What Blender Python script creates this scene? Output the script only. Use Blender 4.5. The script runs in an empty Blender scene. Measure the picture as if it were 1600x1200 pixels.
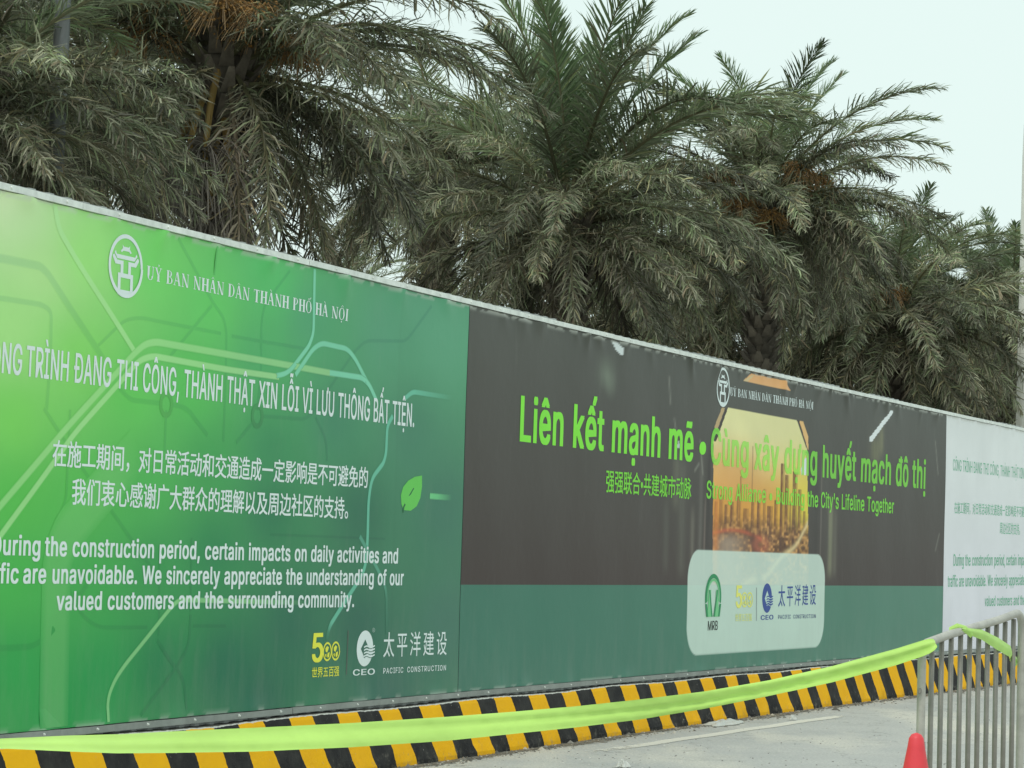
import bpy, bmesh, math, random
import numpy as np
from mathutils import Vector, Matrix

# ------------------------------------------------------------------ camera, sky, sun, exposure
SC = bpy.context.scene
COL = SC.collection
EYE = 1.575
FPX, PITCH, ROLL = 4010.7, 0.06563683, 0.0297401      # focal length in pixels of the 1600 px wide photograph
_f = np.array([0, math.cos(PITCH), math.sin(PITCH)]); _u0 = np.array([0, -math.sin(PITCH), math.cos(PITCH)]); _x0 = np.array([1.0, 0, 0])
_right = math.cos(ROLL) * _x0 + math.sin(ROLL) * _u0
_up = -math.sin(ROLL) * _x0 + math.cos(ROLL) * _u0
cam_d = bpy.data.cameras.new('camera'); cam = bpy.data.objects.new('camera', cam_d); COL.objects.link(cam)
cam_d.sensor_width = 36.0; cam_d.lens = 36.0 * FPX / 1600.0; cam_d.clip_start = 0.1; cam_d.clip_end = 3000
cam.matrix_world = Matrix(((_right[0], _up[0], -_f[0], 0), (_right[1], _up[1], -_f[1], 0), (_right[2], _up[2], -_f[2], EYE), (0, 0, 0, 1)))
SC.camera = cam

SUN_EL, SUN_ROT = math.radians(58), math.radians(205)
world = bpy.data.worlds.new('World'); SC.world = world; world.use_nodes = True
nt = world.node_tree; nt.nodes.clear()
w_out = nt.nodes.new('ShaderNodeOutputWorld'); w_bg = nt.nodes.new('ShaderNodeBackground')
sky = nt.nodes.new('ShaderNodeTexSky'); sky.sky_type = 'NISHITA'; sky.sun_disc = False
sky.sun_elevation = SUN_EL; sky.sun_rotation = SUN_ROT; sky.air_density = 1.0; sky.dust_density = 4.0
w_mix = nt.nodes.new('ShaderNodeMix'); w_mix.data_type = 'RGBA'
w_mix.inputs[0].default_value = 0.93                     # a closed layer of thin cloud over the clear sky
w_mix.inputs[7].default_value = (7.9, 9.35, 8.9, 1)
nt.links.new(sky.outputs[0], w_mix.inputs[6]); nt.links.new(w_mix.outputs[2], w_bg.inputs[0])
w_bg.inputs[1].default_value = 0.1
nt.links.new(w_bg.outputs[0], w_out.inputs[0])
sun_d = bpy.data.lights.new('sun', 'SUN'); sun_d.energy = 1.3; sun_d.angle = math.radians(14); sun_d.color = (1.0, 0.93, 0.90)
sun = bpy.data.objects.new('sun', sun_d); COL.objects.link(sun)
_sd = Vector((math.sin(SUN_ROT) * math.cos(SUN_EL), math.cos(SUN_ROT) * math.cos(SUN_EL), math.sin(SUN_EL)))
sun.rotation_euler = _sd.to_track_quat('Z', 'Y').to_euler(); sun.location = (0, 0, 40)
SC.view_settings.view_transform = 'Standard'; SC.view_settings.look = 'None'
SC.view_settings.exposure = 0.1; SC.view_settings.gamma = 1.0; SC.view_settings.use_curve_mapping = False

# ------------------------------------------------------------------ helpers
ILL = np.array([0.66, 0.76, 0.74]); HAZE = np.array([0.016, 0.018, 0.016])                                                # light a vertical sheet receives: turns a picture colour into a base colour
def lin(c):
    c = np.asarray(c, float) / 255.0
    return np.where(c <= 0.04045, c / 12.92, ((c + 0.055) / 1.055) ** 2.4)
def P(*c): return np.clip((lin(c) - HAZE) / ILL, 0.004, 0.88)
rng = np.random.default_rng(7); random.seed(7)

def tag(o, label=None, cat=None, group=None, kind=None):
    if label: o['label'] = label
    if cat: o['category'] = cat
    if group: o['group'] = group
    if kind: o['kind'] = kind
    return o
def empty(name, loc=(0, 0, 0)):
    o = bpy.data.objects.new(name, None); COL.objects.link(o); o.location = loc; o.empty_display_size = 0.2
    return o
def link(name, me, parent=None):
    o = bpy.data.objects.new(name, me); COL.objects.link(o)
    if parent is not None: o.parent = parent
    return o
def mesh(name, verts, faces, mat=None, parent=None, cols=None, smooth=False, make=True):
    me = bpy.data.meshes.new(name)
    me.from_pydata([tuple(map(float, v)) for v in verts], [], [tuple(int(i) for i in f) for f in faces])
    if mat: me.materials.append(mat)
    if cols is not None:
        a = me.attributes.new('Col', 'FLOAT_COLOR', 'POINT')
        c = np.ones((len(verts), 4)); c[:, :3] = np.asarray(cols)[:, :3]
        a.data.foreach_set('color', c.ravel().astype(np.float32))
    if smooth: me.polygons.foreach_set('use_smooth', [True] * len(me.polygons))
    me.update()
    return link(name, me, parent) if make else me
def grid_faces(nu, nv):
    i = np.arange(nu - 1)[:, None] * nv + np.arange(nv - 1)[None, :]
    return np.stack([i, i + nv, i + nv + 1, i + 1], -1).reshape(-1, 4)
class MB:
    def __init__(s): s.v = []; s.f = []; s.c = []
    def add(s, v, f, c=None):
        n = len(s.v); s.v += [tuple(map(float, x)) for x in v]; s.f += [tuple(int(i) + n for i in q) for q in f]
        s.c += [tuple(c) if c is not None else (0.5, 0.5, 0.5)] * len(v)
    def box(s, lo, hi, M=None, c=None):
        v = [Vector((x, y, z)) for x in (lo[0], hi[0]) for y in (lo[1], hi[1]) for z in (lo[2], hi[2])]
        if M is not None: v = [M @ q for q in v]
        s.add(v, [(0, 1, 3, 2), (4, 6, 7, 5), (0, 4, 5, 1), (2, 3, 7, 6), (0, 2, 6, 4), (1, 5, 7, 3)], c)
    def tube(s, pts, rad, n=10, c=None, cap=True):
        pts = [Vector(p) for p in pts]; rs = rad if hasattr(rad, '__len__') else [rad] * len(pts)
        vv = []; ref = None
        for i, p in enumerate(pts):
            t = (pts[min(i + 1, len(pts) - 1)] - pts[max(i - 1, 0)]).normalized()
            if ref is None: ref = t.orthogonal().normalized()
            ref = (ref - t * ref.dot(t)); ref = ref.normalized() if ref.length > 1e-6 else t.orthogonal().normalized()
            b = t.cross(ref)
            for k in range(n):
                a = 2 * math.pi * k / n; vv.append(p + (ref * math.cos(a) + b * math.sin(a)) * rs[i])
        ff = [(i * n + k, i * n + (k + 1) % n, (i + 1) * n + (k + 1) % n, (i + 1) * n + k) for i in range(len(pts) - 1) for k in range(n)]
        if cap: ff += [tuple(range(n))[::-1], tuple((len(pts) - 1) * n + k for k in range(n))]
        s.add(vv, ff, c)
    def build(s, name, mat, parent=None, smooth=False, cols=False, make=True):
        return mesh(name, s.v, s.f, mat, parent, s.c if cols else None, smooth, make)

# a point of the photograph as a ray; where it meets the ground, a given depth, or the hoarding
def ray(px, py): return _right * (px - 800) / FPX - _up * (py - 600) / FPX + _f
def at_depth(px, py, y):
    d = ray(px, py); return Vector((d[0] * y / d[1], y, EYE + d[2] * y / d[1]))
def at_ground(px, py):
    d = ray(px, py); t = -EYE / d[2]; return Vector((d[0] * t, d[1] * t, 0))
WA, WX, WK = 0.41794404, -3.89513223, 0.0014186902
def W2(s, off=0.0):
    """plan position on the slightly bowed line of the hoarding; off = metres towards the road"""
    s = np.asarray(s, float); q = WK * (s - 10) ** 2
    x = WX + s * math.sin(WA) + q * math.cos(WA); y = 12 + s * math.cos(WA) - q * math.sin(WA)
    tx = math.sin(WA) + 2 * WK * (s - 10) * math.cos(WA); ty = math.cos(WA) - 2 * WK * (s - 10) * math.sin(WA)
    L = np.hypot(tx, ty)
    return x + off * ty / L, y - off * tx / L
_ss = np.linspace(-8, 45, 10601); _wx, _wy = W2(_ss)
def SH(px, py):
    d = ray(px, py); c = _wx * d[1] - _wy * d[0]; i = np.where(np.diff(np.sign(c)))[0][0]
    w = c[i] / (c[i] - c[i + 1]); s = _ss[i] + w * (_ss[1] - _ss[0]); y = _wy[i] + w * (_wy[i + 1] - _wy[i])
    return s, EYE + d[2] * y / d[1]
HB, HT = 0.491, 3.491                                    # bottom and top of the banners
S0, S1, S2, S3 = -5.3, 8.69, 22.71, 36.8                 # ends of the three banners
_pk = [(s, rng.uniform(0.012, 0.042), rng.uniform(0.03, 0.10), rng.uniform(0.05, 0.16), rng.uniform(-0.6, 0.6)) for s in np.cumsum(rng.uniform(0.22, 1.1, 70)) - 5.2]
_pb = [(s, rng.uniform(0.004, 0.015), rng.uniform(0.05, 0.2), rng.uniform(0.03, 0.08), 0) for s in np.cumsum(rng.uniform(0.3, 1.4, 60)) - 5.2]
def relief(s, h):
    s = np.asarray(s, float); h = np.asarray(h, float)
    d = 0.0035 * np.sin(s * 2.3 + 0.5 * np.sin(h * 2)) + 0.002 * np.sin(s * 5.9 + 1 + h * 1.3) + 0.0015 * np.sin(h * 4.1 + s * .7)
    for a, A, w, l, k in _pk:
        m = np.abs(s - a) < 0.6
        if np.any(m):
            t = HT - h; d = d + np.where(m, A * np.exp(-((s - a - k * t) / (w + 0.25 * t)) ** 2 - (t / l) ** 1.5), 0)
    for a, A, w, l, k in _pb:
        m = np.abs(s - a) < 0.6
        if np.any(m):
            t = h - HB; d = d + np.where(m, A * np.exp(-((s - a) / w) ** 2 - (t / l) ** 1.5), 0)
    return d
def wallpts(s, h, off=0.0, rel=True):
    s = np.asarray(s, float); h = np.asarray(h, float)
    o = off + 0.012 + (relief(s, h) if rel else 0.0)
    x, y = W2(s, o)
    return np.stack([x, y, h + 0 * s], -1)

# ------------------------------------------------------------------ materials
def mat(name, color=(0.5, 0.5, 0.5), rough=0.5, metal=0.0, spec=0.5, attr=False, noise=None, bump=None, trans=0.0):
    """noise = (scale, amount): the colour varies; bump = (scale, strength, distance)"""
    m = bpy.data.materials.new(name); m.use_nodes = True; n = m.node_tree; b = n.nodes['Principled BSDF']
    b.inputs['Roughness'].default_value = rough; b.inputs['Metallic'].default_value = metal
    b.inputs['Specular IOR Level'].default_value = spec
    if attr:
        a = n.nodes.new('ShaderNodeAttribute'); a.attribute_name = 'Col'; src = a.outputs['Color']
    else:
        a = n.nodes.new('ShaderNodeRGB'); a.outputs[0].default_value = (*color, 1); src = a.outputs[0]
    tc = n.nodes.new('ShaderNodeTexCoord')
    if noise:
        t = n.nodes.new('ShaderNodeTexNoise'); t.inputs['Scale'].default_value = noise[0]; t.inputs['Detail'].default_value = 6
        t.inputs['Roughness'].default_value = 0.65
        n.links.new(tc.outputs['Object'], t.inputs['Vector'])
        r = n.nodes.new('ShaderNodeMapRange'); r.inputs['From Min'].default_value = 0.3; r.inputs['From Max'].default_value = 0.7
        r.inputs['To Min'].default_value = 1 - noise[1]; r.inputs['To Max'].default_value = 1 + noise[1]
        n.links.new(t.outputs['Fac'], r.inputs['Value'])
        mx = n.nodes.new('ShaderNodeVectorMath'); mx.operation = 'SCALE'
        n.links.new(src, mx.inputs[0]); n.links.new(r.outputs[0], mx.inputs['Scale']); src = mx.outputs[0]
    n.links.new(src, b.inputs['Base Color'])
    if bump:
        t = n.nodes.new('ShaderNodeTexNoise'); t.inputs['Scale'].default_value = bump[0]; t.inputs['Detail'].default_value = 5
        n.links.new(tc.outputs['Object'], t.inputs['Vector'])
        bp = n.nodes.new('ShaderNodeBump'); bp.inputs['Strength'].default_value = bump[1]; bp.inputs['Distance'].default_value = bump[2]
        n.links.new(t.outputs['Fac'], bp.inputs['Height']); n.links.new(bp.outputs[0], b.inputs['Normal'])
    if trans:
        tr = n.nodes.new('ShaderNodeBsdfTranslucent'); n.links.new(src, tr.inputs[0])
        ms = n.nodes.new('ShaderNodeMixShader'); ms.inputs[0].default_value = trans
        n.links.new(b.outputs[0], ms.inputs[1]); n.links.new(tr.outputs[0], ms.inputs[2])
        n.links.new(ms.outputs[0], n.nodes['Material Output'].inputs[0])
    return m
M_PRINT = mat('printed_vinyl', rough=0.5, spec=0.35, attr=True, noise=(1.3, 0.035), bump=(3.0, 0.25, 0.02))
def dust(m):
    n = m.node_tree; b = n.nodes['Principled BSDF']; src = b.inputs['Base Color'].links[0].from_socket
    g = n.nodes.new('ShaderNodeNewGeometry'); sp = n.nodes.new('ShaderNodeSeparateXYZ'); n.links.new(g.outputs['Position'], sp.inputs[0])
    mp = n.nodes.new('ShaderNodeMapping'); mp.inputs['Scale'].default_value = (3.5, 3.5, 0.8); n.links.new(g.outputs['Position'], mp.inputs[0])
    t = n.nodes.new('ShaderNodeTexNoise'); t.inputs['Scale'].default_value = 1.6; t.inputs['Detail'].default_value = 9; t.inputs['Roughness'].default_value = 0.7; n.links.new(mp.outputs[0], t.inputs['Vector'])
    r = n.nodes.new('ShaderNodeMapRange'); r.inputs['From Min'].default_value = 1.15; r.inputs['From Max'].default_value = 0.45; n.links.new(sp.outputs[2], r.inputs['Value'])
    m1 = n.nodes.new('ShaderNodeMath'); m1.operation = 'MULTIPLY_ADD'; n.links.new(r.outputs[0], m1.inputs[0]); m1.inputs[1].default_value = 0.22; n.links.new(t.outputs['Fac'], m1.inputs[2])
    r2 = n.nodes.new('ShaderNodeMapRange'); r2.inputs['From Min'].default_value = 0.58; r2.inputs['From Max'].default_value = 0.9; r2.inputs['To Max'].default_value = 0.13; n.links.new(m1.outputs[0], r2.inputs['Value'])
    x = n.nodes.new('ShaderNodeMix'); x.data_type = 'RGBA'; n.links.new(r2.outputs[0], x.inputs[0]); n.links.new(src, x.inputs[6]); x.inputs[7].default_value = (0.36, 0.37, 0.33, 1)
    n.links.new(x.outputs[2], b.inputs['Base Color'])
dust(M_PRINT)
M_GALV = mat('galvanised_steel', (0.74, 0.76, 0.72), 0.42, 0.35, noise=(9, 0.18), bump=(30, 0.1, 0.002))
M_SHEET = mat('corrugated_steel', (0.36, 0.38, 0.37), 0.45, 0.3, noise=(5, 0.25))
M_RAIL = mat('frame_steel', (0.27, 0.29, 0.27), 0.5, 0.2, noise=(6, 0.2))
M_TUBE = mat('skylit_painted_steel', (0.42, 0.405, 0.36), 0.38, 0.15, noise=(12, 0.2), bump=(60, 0.12, 0.002))  # frame steel lightened in colour for sky light on the up-facing rail
M_STEEL = mat('worn_painted_steel', (0.24, 0.225, 0.195), 0.42, 0.25, noise=(14, 0.16), bump=(60, 0.15, 0.002))
M_TAPE = mat('lime_plastic_tape', rough=0.45, spec=0.4, attr=True, noise=(6, 0.05), trans=0.25)
M_CONE = mat('red_cone_plastic', (0.74, 0.05, 0.065), 0.5, noise=(8, 0.12), bump=(25, 0.1, 0.003))
M_RUBBER = mat('black_rubber', (0.03, 0.03, 0.03), 0.8, noise=(10, 0.2))
M_POLE = mat('lamp_pole_paint', (0.70, 0.70, 0.63), 0.5, 0.0, noise=(3, 0.1))
M_DARKPOLE = mat('grey_pole_paint', (0.17, 0.18, 0.18), 0.45, 0.2, noise=(3, 0.15))
M_LITTER = mat('white_plastic_litter', (0.66, 0.67, 0.63), 0.5, trans=0.2, noise=(30, 0.1))
M_DEBRIS = mat('grit', rough=0.9, attr=True)
M_LEAF = mat('palm_leaf', rough=0.5, spec=0.35, attr=True, trans=0.2)
M_BARK = mat('palm_bark', rough=0.9, attr=True, noise=(9, 0.3), bump=(20, 0.5, 0.02))
M_FRUIT = mat('fruit_stalk', rough=0.7, attr=True)
# each frond a slightly different tone
_n = M_LEAF.node_tree; _oi = _n.nodes.new('ShaderNodeObjectInfo'); _mr = _n.nodes.new('ShaderNodeMapRange')
_mr.inputs['To Min'].default_value = 0.42; _mr.inputs['To Max'].default_value = 1.5
_n.links.new(_oi.outputs['Random'], _mr.inputs['Value'])
_sc = _n.nodes.new('ShaderNodeVectorMath'); _sc.operation = 'SCALE'
_at = next(x for x in _n.nodes if x.type == 'ATTRIBUTE')
_n.links.new(_at.outputs['Color'], _sc.inputs[0]); _n.links.new(_mr.outputs[0], _sc.inputs['Scale'])
_n.links.new(_sc.outputs[0], _n.nodes['Principled BSDF'].inputs['Base Color'])
_n.links.new(_sc.outputs[0], next(x for x in _n.nodes if x.type == 'BSDF_TRANSLUCENT').inputs[0])

def barrier_material():
    """black and yellow stripes; UV x = metres along the barrier, UV y = height on the face"""
    m = bpy.data.materials.new('black_yellow_paint'); m.use_nodes = True; n = m.node_tree; b = n.nodes['Principled BSDF']
    N = n.nodes.new; Lk = n.links.new
    uv = N('ShaderNodeUVMap'); uv.uv_map = 'uv'; sp = N('ShaderNodeSeparateXYZ'); Lk(uv.outputs[0], sp.inputs[0])
    tc = N('ShaderNodeTexCoord')
    def noise(scale, det=5, rough=0.6):
        t = N('ShaderNodeTexNoise'); t.inputs['Scale'].default_value = scale; t.inputs['Detail'].default_value = det
        t.inputs['Roughness'].default_value = rough; Lk(tc.outputs['Object'], t.inputs['Vector']); return t.outputs['Fac']
    def mth(op, a, c=None, d=None):
        q = N('ShaderNodeMath'); q.operation = op
        for i, v in enumerate((a, c, d)):
            if v is None: continue
            if isinstance(v, (int, float)): q.inputs[i].default_value = v
            else: Lk(v, q.inputs[i])
        return q.outputs[0]
    def ramp(v, lo, hi):
        r = N('ShaderNodeMapRange'); Lk(v, r.inputs['Value']); r.inputs['From Min'].default_value = lo; r.inputs['From Max'].default_value = hi
        return r.outputs[0]
    def mix(f, a, c):
        q = N('ShaderNodeMix'); q.data_type = 'RGBA'; Lk(f, q.inputs[0])
        for i, v in ((6, a), (7, c)):
            if isinstance(v, tuple): q.inputs[i].default_value = (*v, 1)
            else: Lk(v, q.inputs[i])
        return q.outputs[2]
    x = mth('ADD', sp.outputs[0], mth('MULTIPLY', mth('SUBTRACT', noise(9), 0.5), 0.05))
    fr = mth('FRACT', mth('MULTIPLY', mth('SUBTRACT', x, 9.97), 1 / 0.682))
    yel = ramp(fr, 0.497, 0.491)
    yc = mix(ramp(noise(5), 0.35, 0.7), (0.96, 0.50, 0.006), (0.90, 0.45, 0.008))
    bc = mix(ramp(noise(7), 0.4, 0.7), (0.022, 0.021, 0.022), (0.045, 0.043, 0.04))
    c = mix(yel, bc, yc)
    dirt = ramp(mth('SUBTRACT', noise(14, 8, 0.75), mth('MULTIPLY', sp.outputs[1], 0.75)), 0.50, 0.66)
    c = mix(mth('MULTIPLY', dirt, 0.6), c, (0.24, 0.22, 0.18))
    chip = ramp(noise(26, 6, 0.7), 0.665, 0.70)
    c = mix(mth('MULTIPLY', chip, 0.8), c, (0.42, 0.40, 0.36))
    top = ramp(mth('ADD', sp.outputs[1], mth('MULTIPLY', noise(16), 0.03)), 0.445, 0.450)
    c = mix(top, c, (0.66, 0.65, 0.60))
    c = mix(ramp(mth('ADD', sp.outputs[1], mth('MULTIPLY', noise(16), 0.03)), 0.459, 0.465), c, (0.10, 0.095, 0.085))
    Lk(c, b.inputs['Base Color']); b.inputs['Roughness'].default_value = 0.8; b.inputs['Specular IOR Level'].default_value = 0.2
    bp = N('ShaderNodeBump'); bp.inputs['Strength'].default_value = 0.5; bp.inputs['Distance'].default_value = 0.01
    Lk(noise(22, 8, 0.7), bp.inputs['Height']); Lk(bp.outputs[0], b.inputs['Normal'])
    return m
def ground_material():
    m = bpy.data.materials.new('weathered_concrete'); m.use_nodes = True; n = m.node_tree; b = n.nodes['Principled BSDF']
    N = n.nodes.new; Lk = n.links.new; tc = N('ShaderNodeTexCoord')
    mp = N('ShaderNodeMapping'); Lk(tc.outputs['Object'], mp.inputs[0]); mp.inputs['Rotation'].default_value = (0, 0, WA); mp.inputs['Scale'].default_value = (1.6, 0.45, 1)
    def noise(scale, det=6, rough=0.6, v=None):
        t = N('ShaderNodeTexNoise'); t.inputs['Scale'].default_value = scale; t.inputs['Detail'].default_value = det
        t.inputs['Roughness'].default_value = rough; Lk(v or tc.outputs['Object'], t.inputs['Vector']); return t.outputs['Fac']
    def ramp(v, lo, hi):
        r = N('ShaderNodeMapRange'); Lk(v, r.inputs['Value']); r.inputs['From Min'].default_value = lo; r.inputs['From Max'].default_value = hi
        return r.outputs[0]
    def mix(f, a, c):
        q = N('ShaderNodeMix'); q.data_type = 'RGBA'; Lk(f, q.inputs[0])
        for i, v in ((6, a), (7, c)):
            if isinstance(v, tuple): q.inputs[i].default_value = (*v, 1)
            else: Lk(v, q.inputs[i])
        return q.outputs[2]
    c = mix(ramp(noise(0.9), 0.3, 0.7), (0.41, 0.42, 0.41), (0.53, 0.53, 0.50))
    c = mix(ramp(noise(0.42, 5, 0.55, mp.outputs[0]), 0.50, 0.62), c, (0.68, 0.65, 0.56))
    c = mix(ramp(noise(60, 3), 0.35, 0.7), c, mix(ramp(noise(35, 3), 0.4, 0.6), (0.30, 0.31, 0.295), (0.50, 0.50, 0.47)))
    wv = N('ShaderNodeTexVoronoi'); wv.feature = 'DISTANCE_TO_EDGE'; wv.inputs['Scale'].default_value = 0.45
    vm = N('ShaderNodeVectorMath'); vm.operation = 'ADD'; nn = N('ShaderNodeTexNoise'); nn.inputs['Scale'].default_value = 2.2; nn.inputs['Detail'].default_value = 6; Lk(tc.outputs['Object'], nn.inputs['Vector'])
    Lk(tc.outputs['Object'], vm.inputs[0]); Lk(nn.outputs['Color'], vm.inputs[1]); Lk(vm.outputs[0], wv.inputs['Vector'])
    cr = ramp(wv.outputs['Distance'], 0.006, 0.0); q5 = N('ShaderNodeMath'); q5.operation = 'MULTIPLY'; q5.inputs[1].default_value = 0.5; Lk(cr, q5.inputs[0])
    c = mix(q5.outputs[0], c, (0.16, 0.16, 0.15))
    st = ramp(noise(1.3, 7, 0.7), 0.56, 0.72); q6 = N('ShaderNodeMath'); q6.operation = 'MULTIPLY'; q6.inputs[1].default_value = 0.45; Lk(st, q6.inputs[0])
    c = mix(q6.outputs[0], c, (0.25, 0.25, 0.235))
    spec = ramp(noise(7, 8, 0.75, mp.outputs[0]), 0.645, 0.68)
    c = mix(spec, c, (0.66, 0.67, 0.63))
    Lk(c, b.inputs['Base Color']); b.inputs['Roughness'].default_value = 0.85
    bp = N('ShaderNodeBump'); bp.inputs['Strength'].default_value = 0.5; bp.inputs['Distance'].default_value = 0.012
    Lk(noise(28, 8, 0.7), bp.inputs['Height']); Lk(bp.outputs[0], b.inputs['Normal'])
    return m
def worn_paint():
    m = bpy.data.materials.new('worn_line_paint'); m.use_nodes = True; n = m.node_tree; b = n.nodes['Principled BSDF']
    N = n.nodes.new; Lk = n.links.new; tc = N('ShaderNodeTexCoord')
    b.inputs['Base Color'].default_value = (0.72, 0.70, 0.62, 1); b.inputs['Roughness'].default_value = 0.75
    t = N('ShaderNodeTexNoise'); t.inputs['Scale'].default_value = 9; t.inputs['Detail'].default_value = 9; t.inputs['Roughness'].default_value = 0.75
    Lk(tc.outputs['Object'], t.inputs['Vector'])
    a = N('ShaderNodeAttribute'); a.attribute_name = 'Col'
    ad = N('ShaderNodeMath'); ad.operation = 'ADD'; Lk(t.outputs['Fac'], ad.inputs[0]); Lk(a.outputs['Fac'], ad.inputs[1])
    r = N('ShaderNodeMapRange'); Lk(ad.outputs[0], r.inputs['Value']); r.inputs['From Min'].default_value = 0.95; r.inputs['From Max'].default_value = 1.1
    r.inputs['To Max'].default_value = 0.9
    Lk(r.outputs[0], b.inputs['Alpha'])
    return m

# ------------------------------------------------------------------ ground and road
gx = np.concatenate([np.linspace(-900, -20, 12), np.linspace(-15, 25, 9), np.linspace(40, 900, 12)]); gy = np.concatenate([np.linspace(-300, 0, 5), np.linspace(5, 60, 12), np.linspace(80, 1800, 12)])
gv = [(x, y, 0) for x in gx for y in gy]
tag(mesh('ground', gv, grid_faces(len(gx), len(gy)), ground_material()), kind='structure')
# worn edge line on the road, parallel to the barrier
a0, a1 = at_ground(850, 1187), at_ground(1327, 1117)
dirv = (a1 - a0).normalized(); nrm = Vector((dirv.y, -dirv.x, 0)); L = (a1 - a0).length
lv, lc = [], []
for i in range(61):
    t = i / 60
    p = a0 + dirv * (L * t) + nrm * (0.012 * math.sin(t * 30)); w = 0.075
    fade = min(1, t * 3) * min(1, (1 - t) * 12)
    for k, q in enumerate((-1.25, -0.8, 0.8, 1.25)):
        v = p + nrm * (w * q); lv.append((v.x, v.y, 0.004)); lc.append([(0.75 if abs(q) < 1 else 0.2) * (0.35 + 0.65 * fade)] * 3)
tag(mesh('road_line', lv, grid_faces(61, 4), worn_paint(), None, lc), kind='structure')

# soil and cement dust swept against the foot of the barrier
def dirt_strip():
    m = worn_paint(); m.name = 'swept_dirt'; b = m.node_tree.nodes['Principled BSDF']; b.inputs['Base Color'].default_value = (0.20, 0.175, 0.135, 1); b.inputs['Roughness'].default_value = 0.95
    ss = np.arange(-2, 36, 0.2); V = []; C = []
    for s_ in ss:
        w = 0.16 + 0.10 * math.sin(s_ * 1.9) * math.sin(s_ * 0.63 + 1)
        for o, c in ((0.10, .75), (0.20, .72), (0.20 + w * .5, .5), (0.20 + w, .28), (0.25 + w * 1.6, .05)):
            x, y = W2(s_, o); V.append((float(x), float(y), 0.004)); C.append([c] * 3)
    tag(mesh('dirt_strip', V, grid_faces(len(ss), 5), m, None, C), kind='structure')
dirt_strip()

# ------------------------------------------------------------------ striped concrete barrier under the hoarding
def make_barrier():
    ss = np.arange(-6, 40.01, 0.06); prof = []
    # cross-section: (outwards, height)
    prof = [(0.165, -0.05), (0.162, 0.0), (0.160, 0.035), (0.142, 0.10), (0.116, 0.20), (0.092, 0.30), (0.070, 0.395), (0.060, 0.418), (0.040, 0.427), (-0.14, 0.429), (-0.16, 0.38), (-0.3, -0.05)]
    d = 0; dd = [0]
    for a, b2 in zip(prof[1:], prof[2:]): d += math.hypot(b2[0] - a[0], b2[1] - a[1]); dd.append(d)
    dd = [-0.05] + dd
    V = []; U = []
    for i, s in enumerate(ss):
        wob = 0.006 * math.sin(s * 3.1) + 0.004 * math.sin(s * 7.7 + 1)
        for k, (o, h) in enumerate(prof):
            edge = 0.012 * (math.sin(s * 11.3) * math.sin(s * 4.7 + 2)) if 1 <= k <= 2 else 0
            hh = h + (0.006 * math.sin(s * 2.2 + 0.4) if h > 0.38 else 0)
            dent = 0.0
            if 2 <= k <= 4: dent = -0.05 * math.exp(-((s - 13.2) / 0.09) ** 2) * (1 if k == 3 else 0.5)
            x, y = W2(s, o + wob + edge + dent); V.append((x, y, hh)); U.append((s - 0.36 * (0.427 - max(h, 0)), dd[k]))
    F = grid_faces(len(ss), len(prof))
    o = mesh('concrete_barrier', V, F, barrier_material())
    uv = o.data.uv_layers.new(name='uv'); vi = np.empty(len(o.data.loops), int); o.data.loops.foreach_get('vertex_index', vi)
    uv.data.foreach_set('uv', np.asarray(U)[vi].astype(np.float32).ravel())
    tag(o, 'low sloping concrete barrier painted in black and yellow stripes at the foot of the hoarding', 'barrier')
make_barrier()

# ------------------------------------------------------------------ hoarding: corrugated sheets on a steel frame
hoard = empty('site_hoarding', (float(W2(10)[0]), float(W2(10)[1]), 0.4))
tag(hoard, 'long corrugated steel hoarding behind the banners with pale metal top rail', 'fence')
HL = Vector(hoard.location)
def sheet_mesh(s0, s1, h0, h1):
    prof = []; s = s0; per = 0.19
    while s < s1 - 1e-6:
        prof += [(s, -0.035), (s + 0.075, -0.035), (s + 0.095, -0.012), (s + 0.15, -0.012), (s + 0.17, -0.035)]; s += per
    prof.append((min(s, s1), -0.035))
    V = []
    for q, o in prof:
        x, y = W2(q, o - 0.005)
        for h in (h0, h1): V.append((x - HL.x, y - HL.y, h - HL.z))
    return V, grid_faces(len(prof), 2)
s = -5.4; k = 0
while s < 37.2:
    V, F = sheet_mesh(s, s + 1.14, 0.405, HT + 0.060 + random.uniform(-0.006, 0.01))
    mesh('sheet', V, F, M_SHEET, hoard); s += 1.14; k += 1
def rail(name, h0, h1, o0, o1, m, jitter=0.0, seg=2.85):
    s = -5.4
    while s < 37.2:
        e = min(s + seg, 37.3); q = np.linspace(s + 0.002, e - 0.002, 7); V = []; j = random.uniform(-jitter, jitter)
        for t in q:
            for o, h in ((o0, h0), (o1, h0), (o1, h1), (o0, h1)):
                x, y = W2(t, o + j); V.append((x - HL.x, y - HL.y, h + j - HL.z))
        F = [(i * 4 + a, i * 4 + (a + 1) % 4, i * 4 + 4 + (a + 1) % 4, i * 4 + 4 + a) for i in range(6) for a in range(4)] + [(0, 3, 2, 1), (24, 25, 26, 27)]
        mesh(name, V, F, m, hoard); s = e
rail('top_rail', HT + 0.004, HT + 0.042, -0.008, 0.034, M_GALV, 0.002)
rail('bottom_rail', HB - 0.044, HB - 0.004, -0.012, 0.026, M_RAIL, 0.002)
# rivets along the rails
def rivets():
    mb = MB()
    for s in np.arange(-5, 37, 0.57):
        for h in (HT + 0.023, HB - 0.024):
            o = 0.036 if h > 1 else 0.028
            c = Vector((*[float(t) for t in W2(s, o)], h)) - HL; x2, y2 = W2(s, o + 0.01); n = (Vector((float(x2), float(y2), h)) - HL - c).normalized()
            mb.tube([c - n * 0.004, c + n * 0.006], [0.011, 0.006], 6)
    o = mb.build('rivet', M_GALV, hoard); o['kind'] = 'stuff'
rivets()

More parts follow.
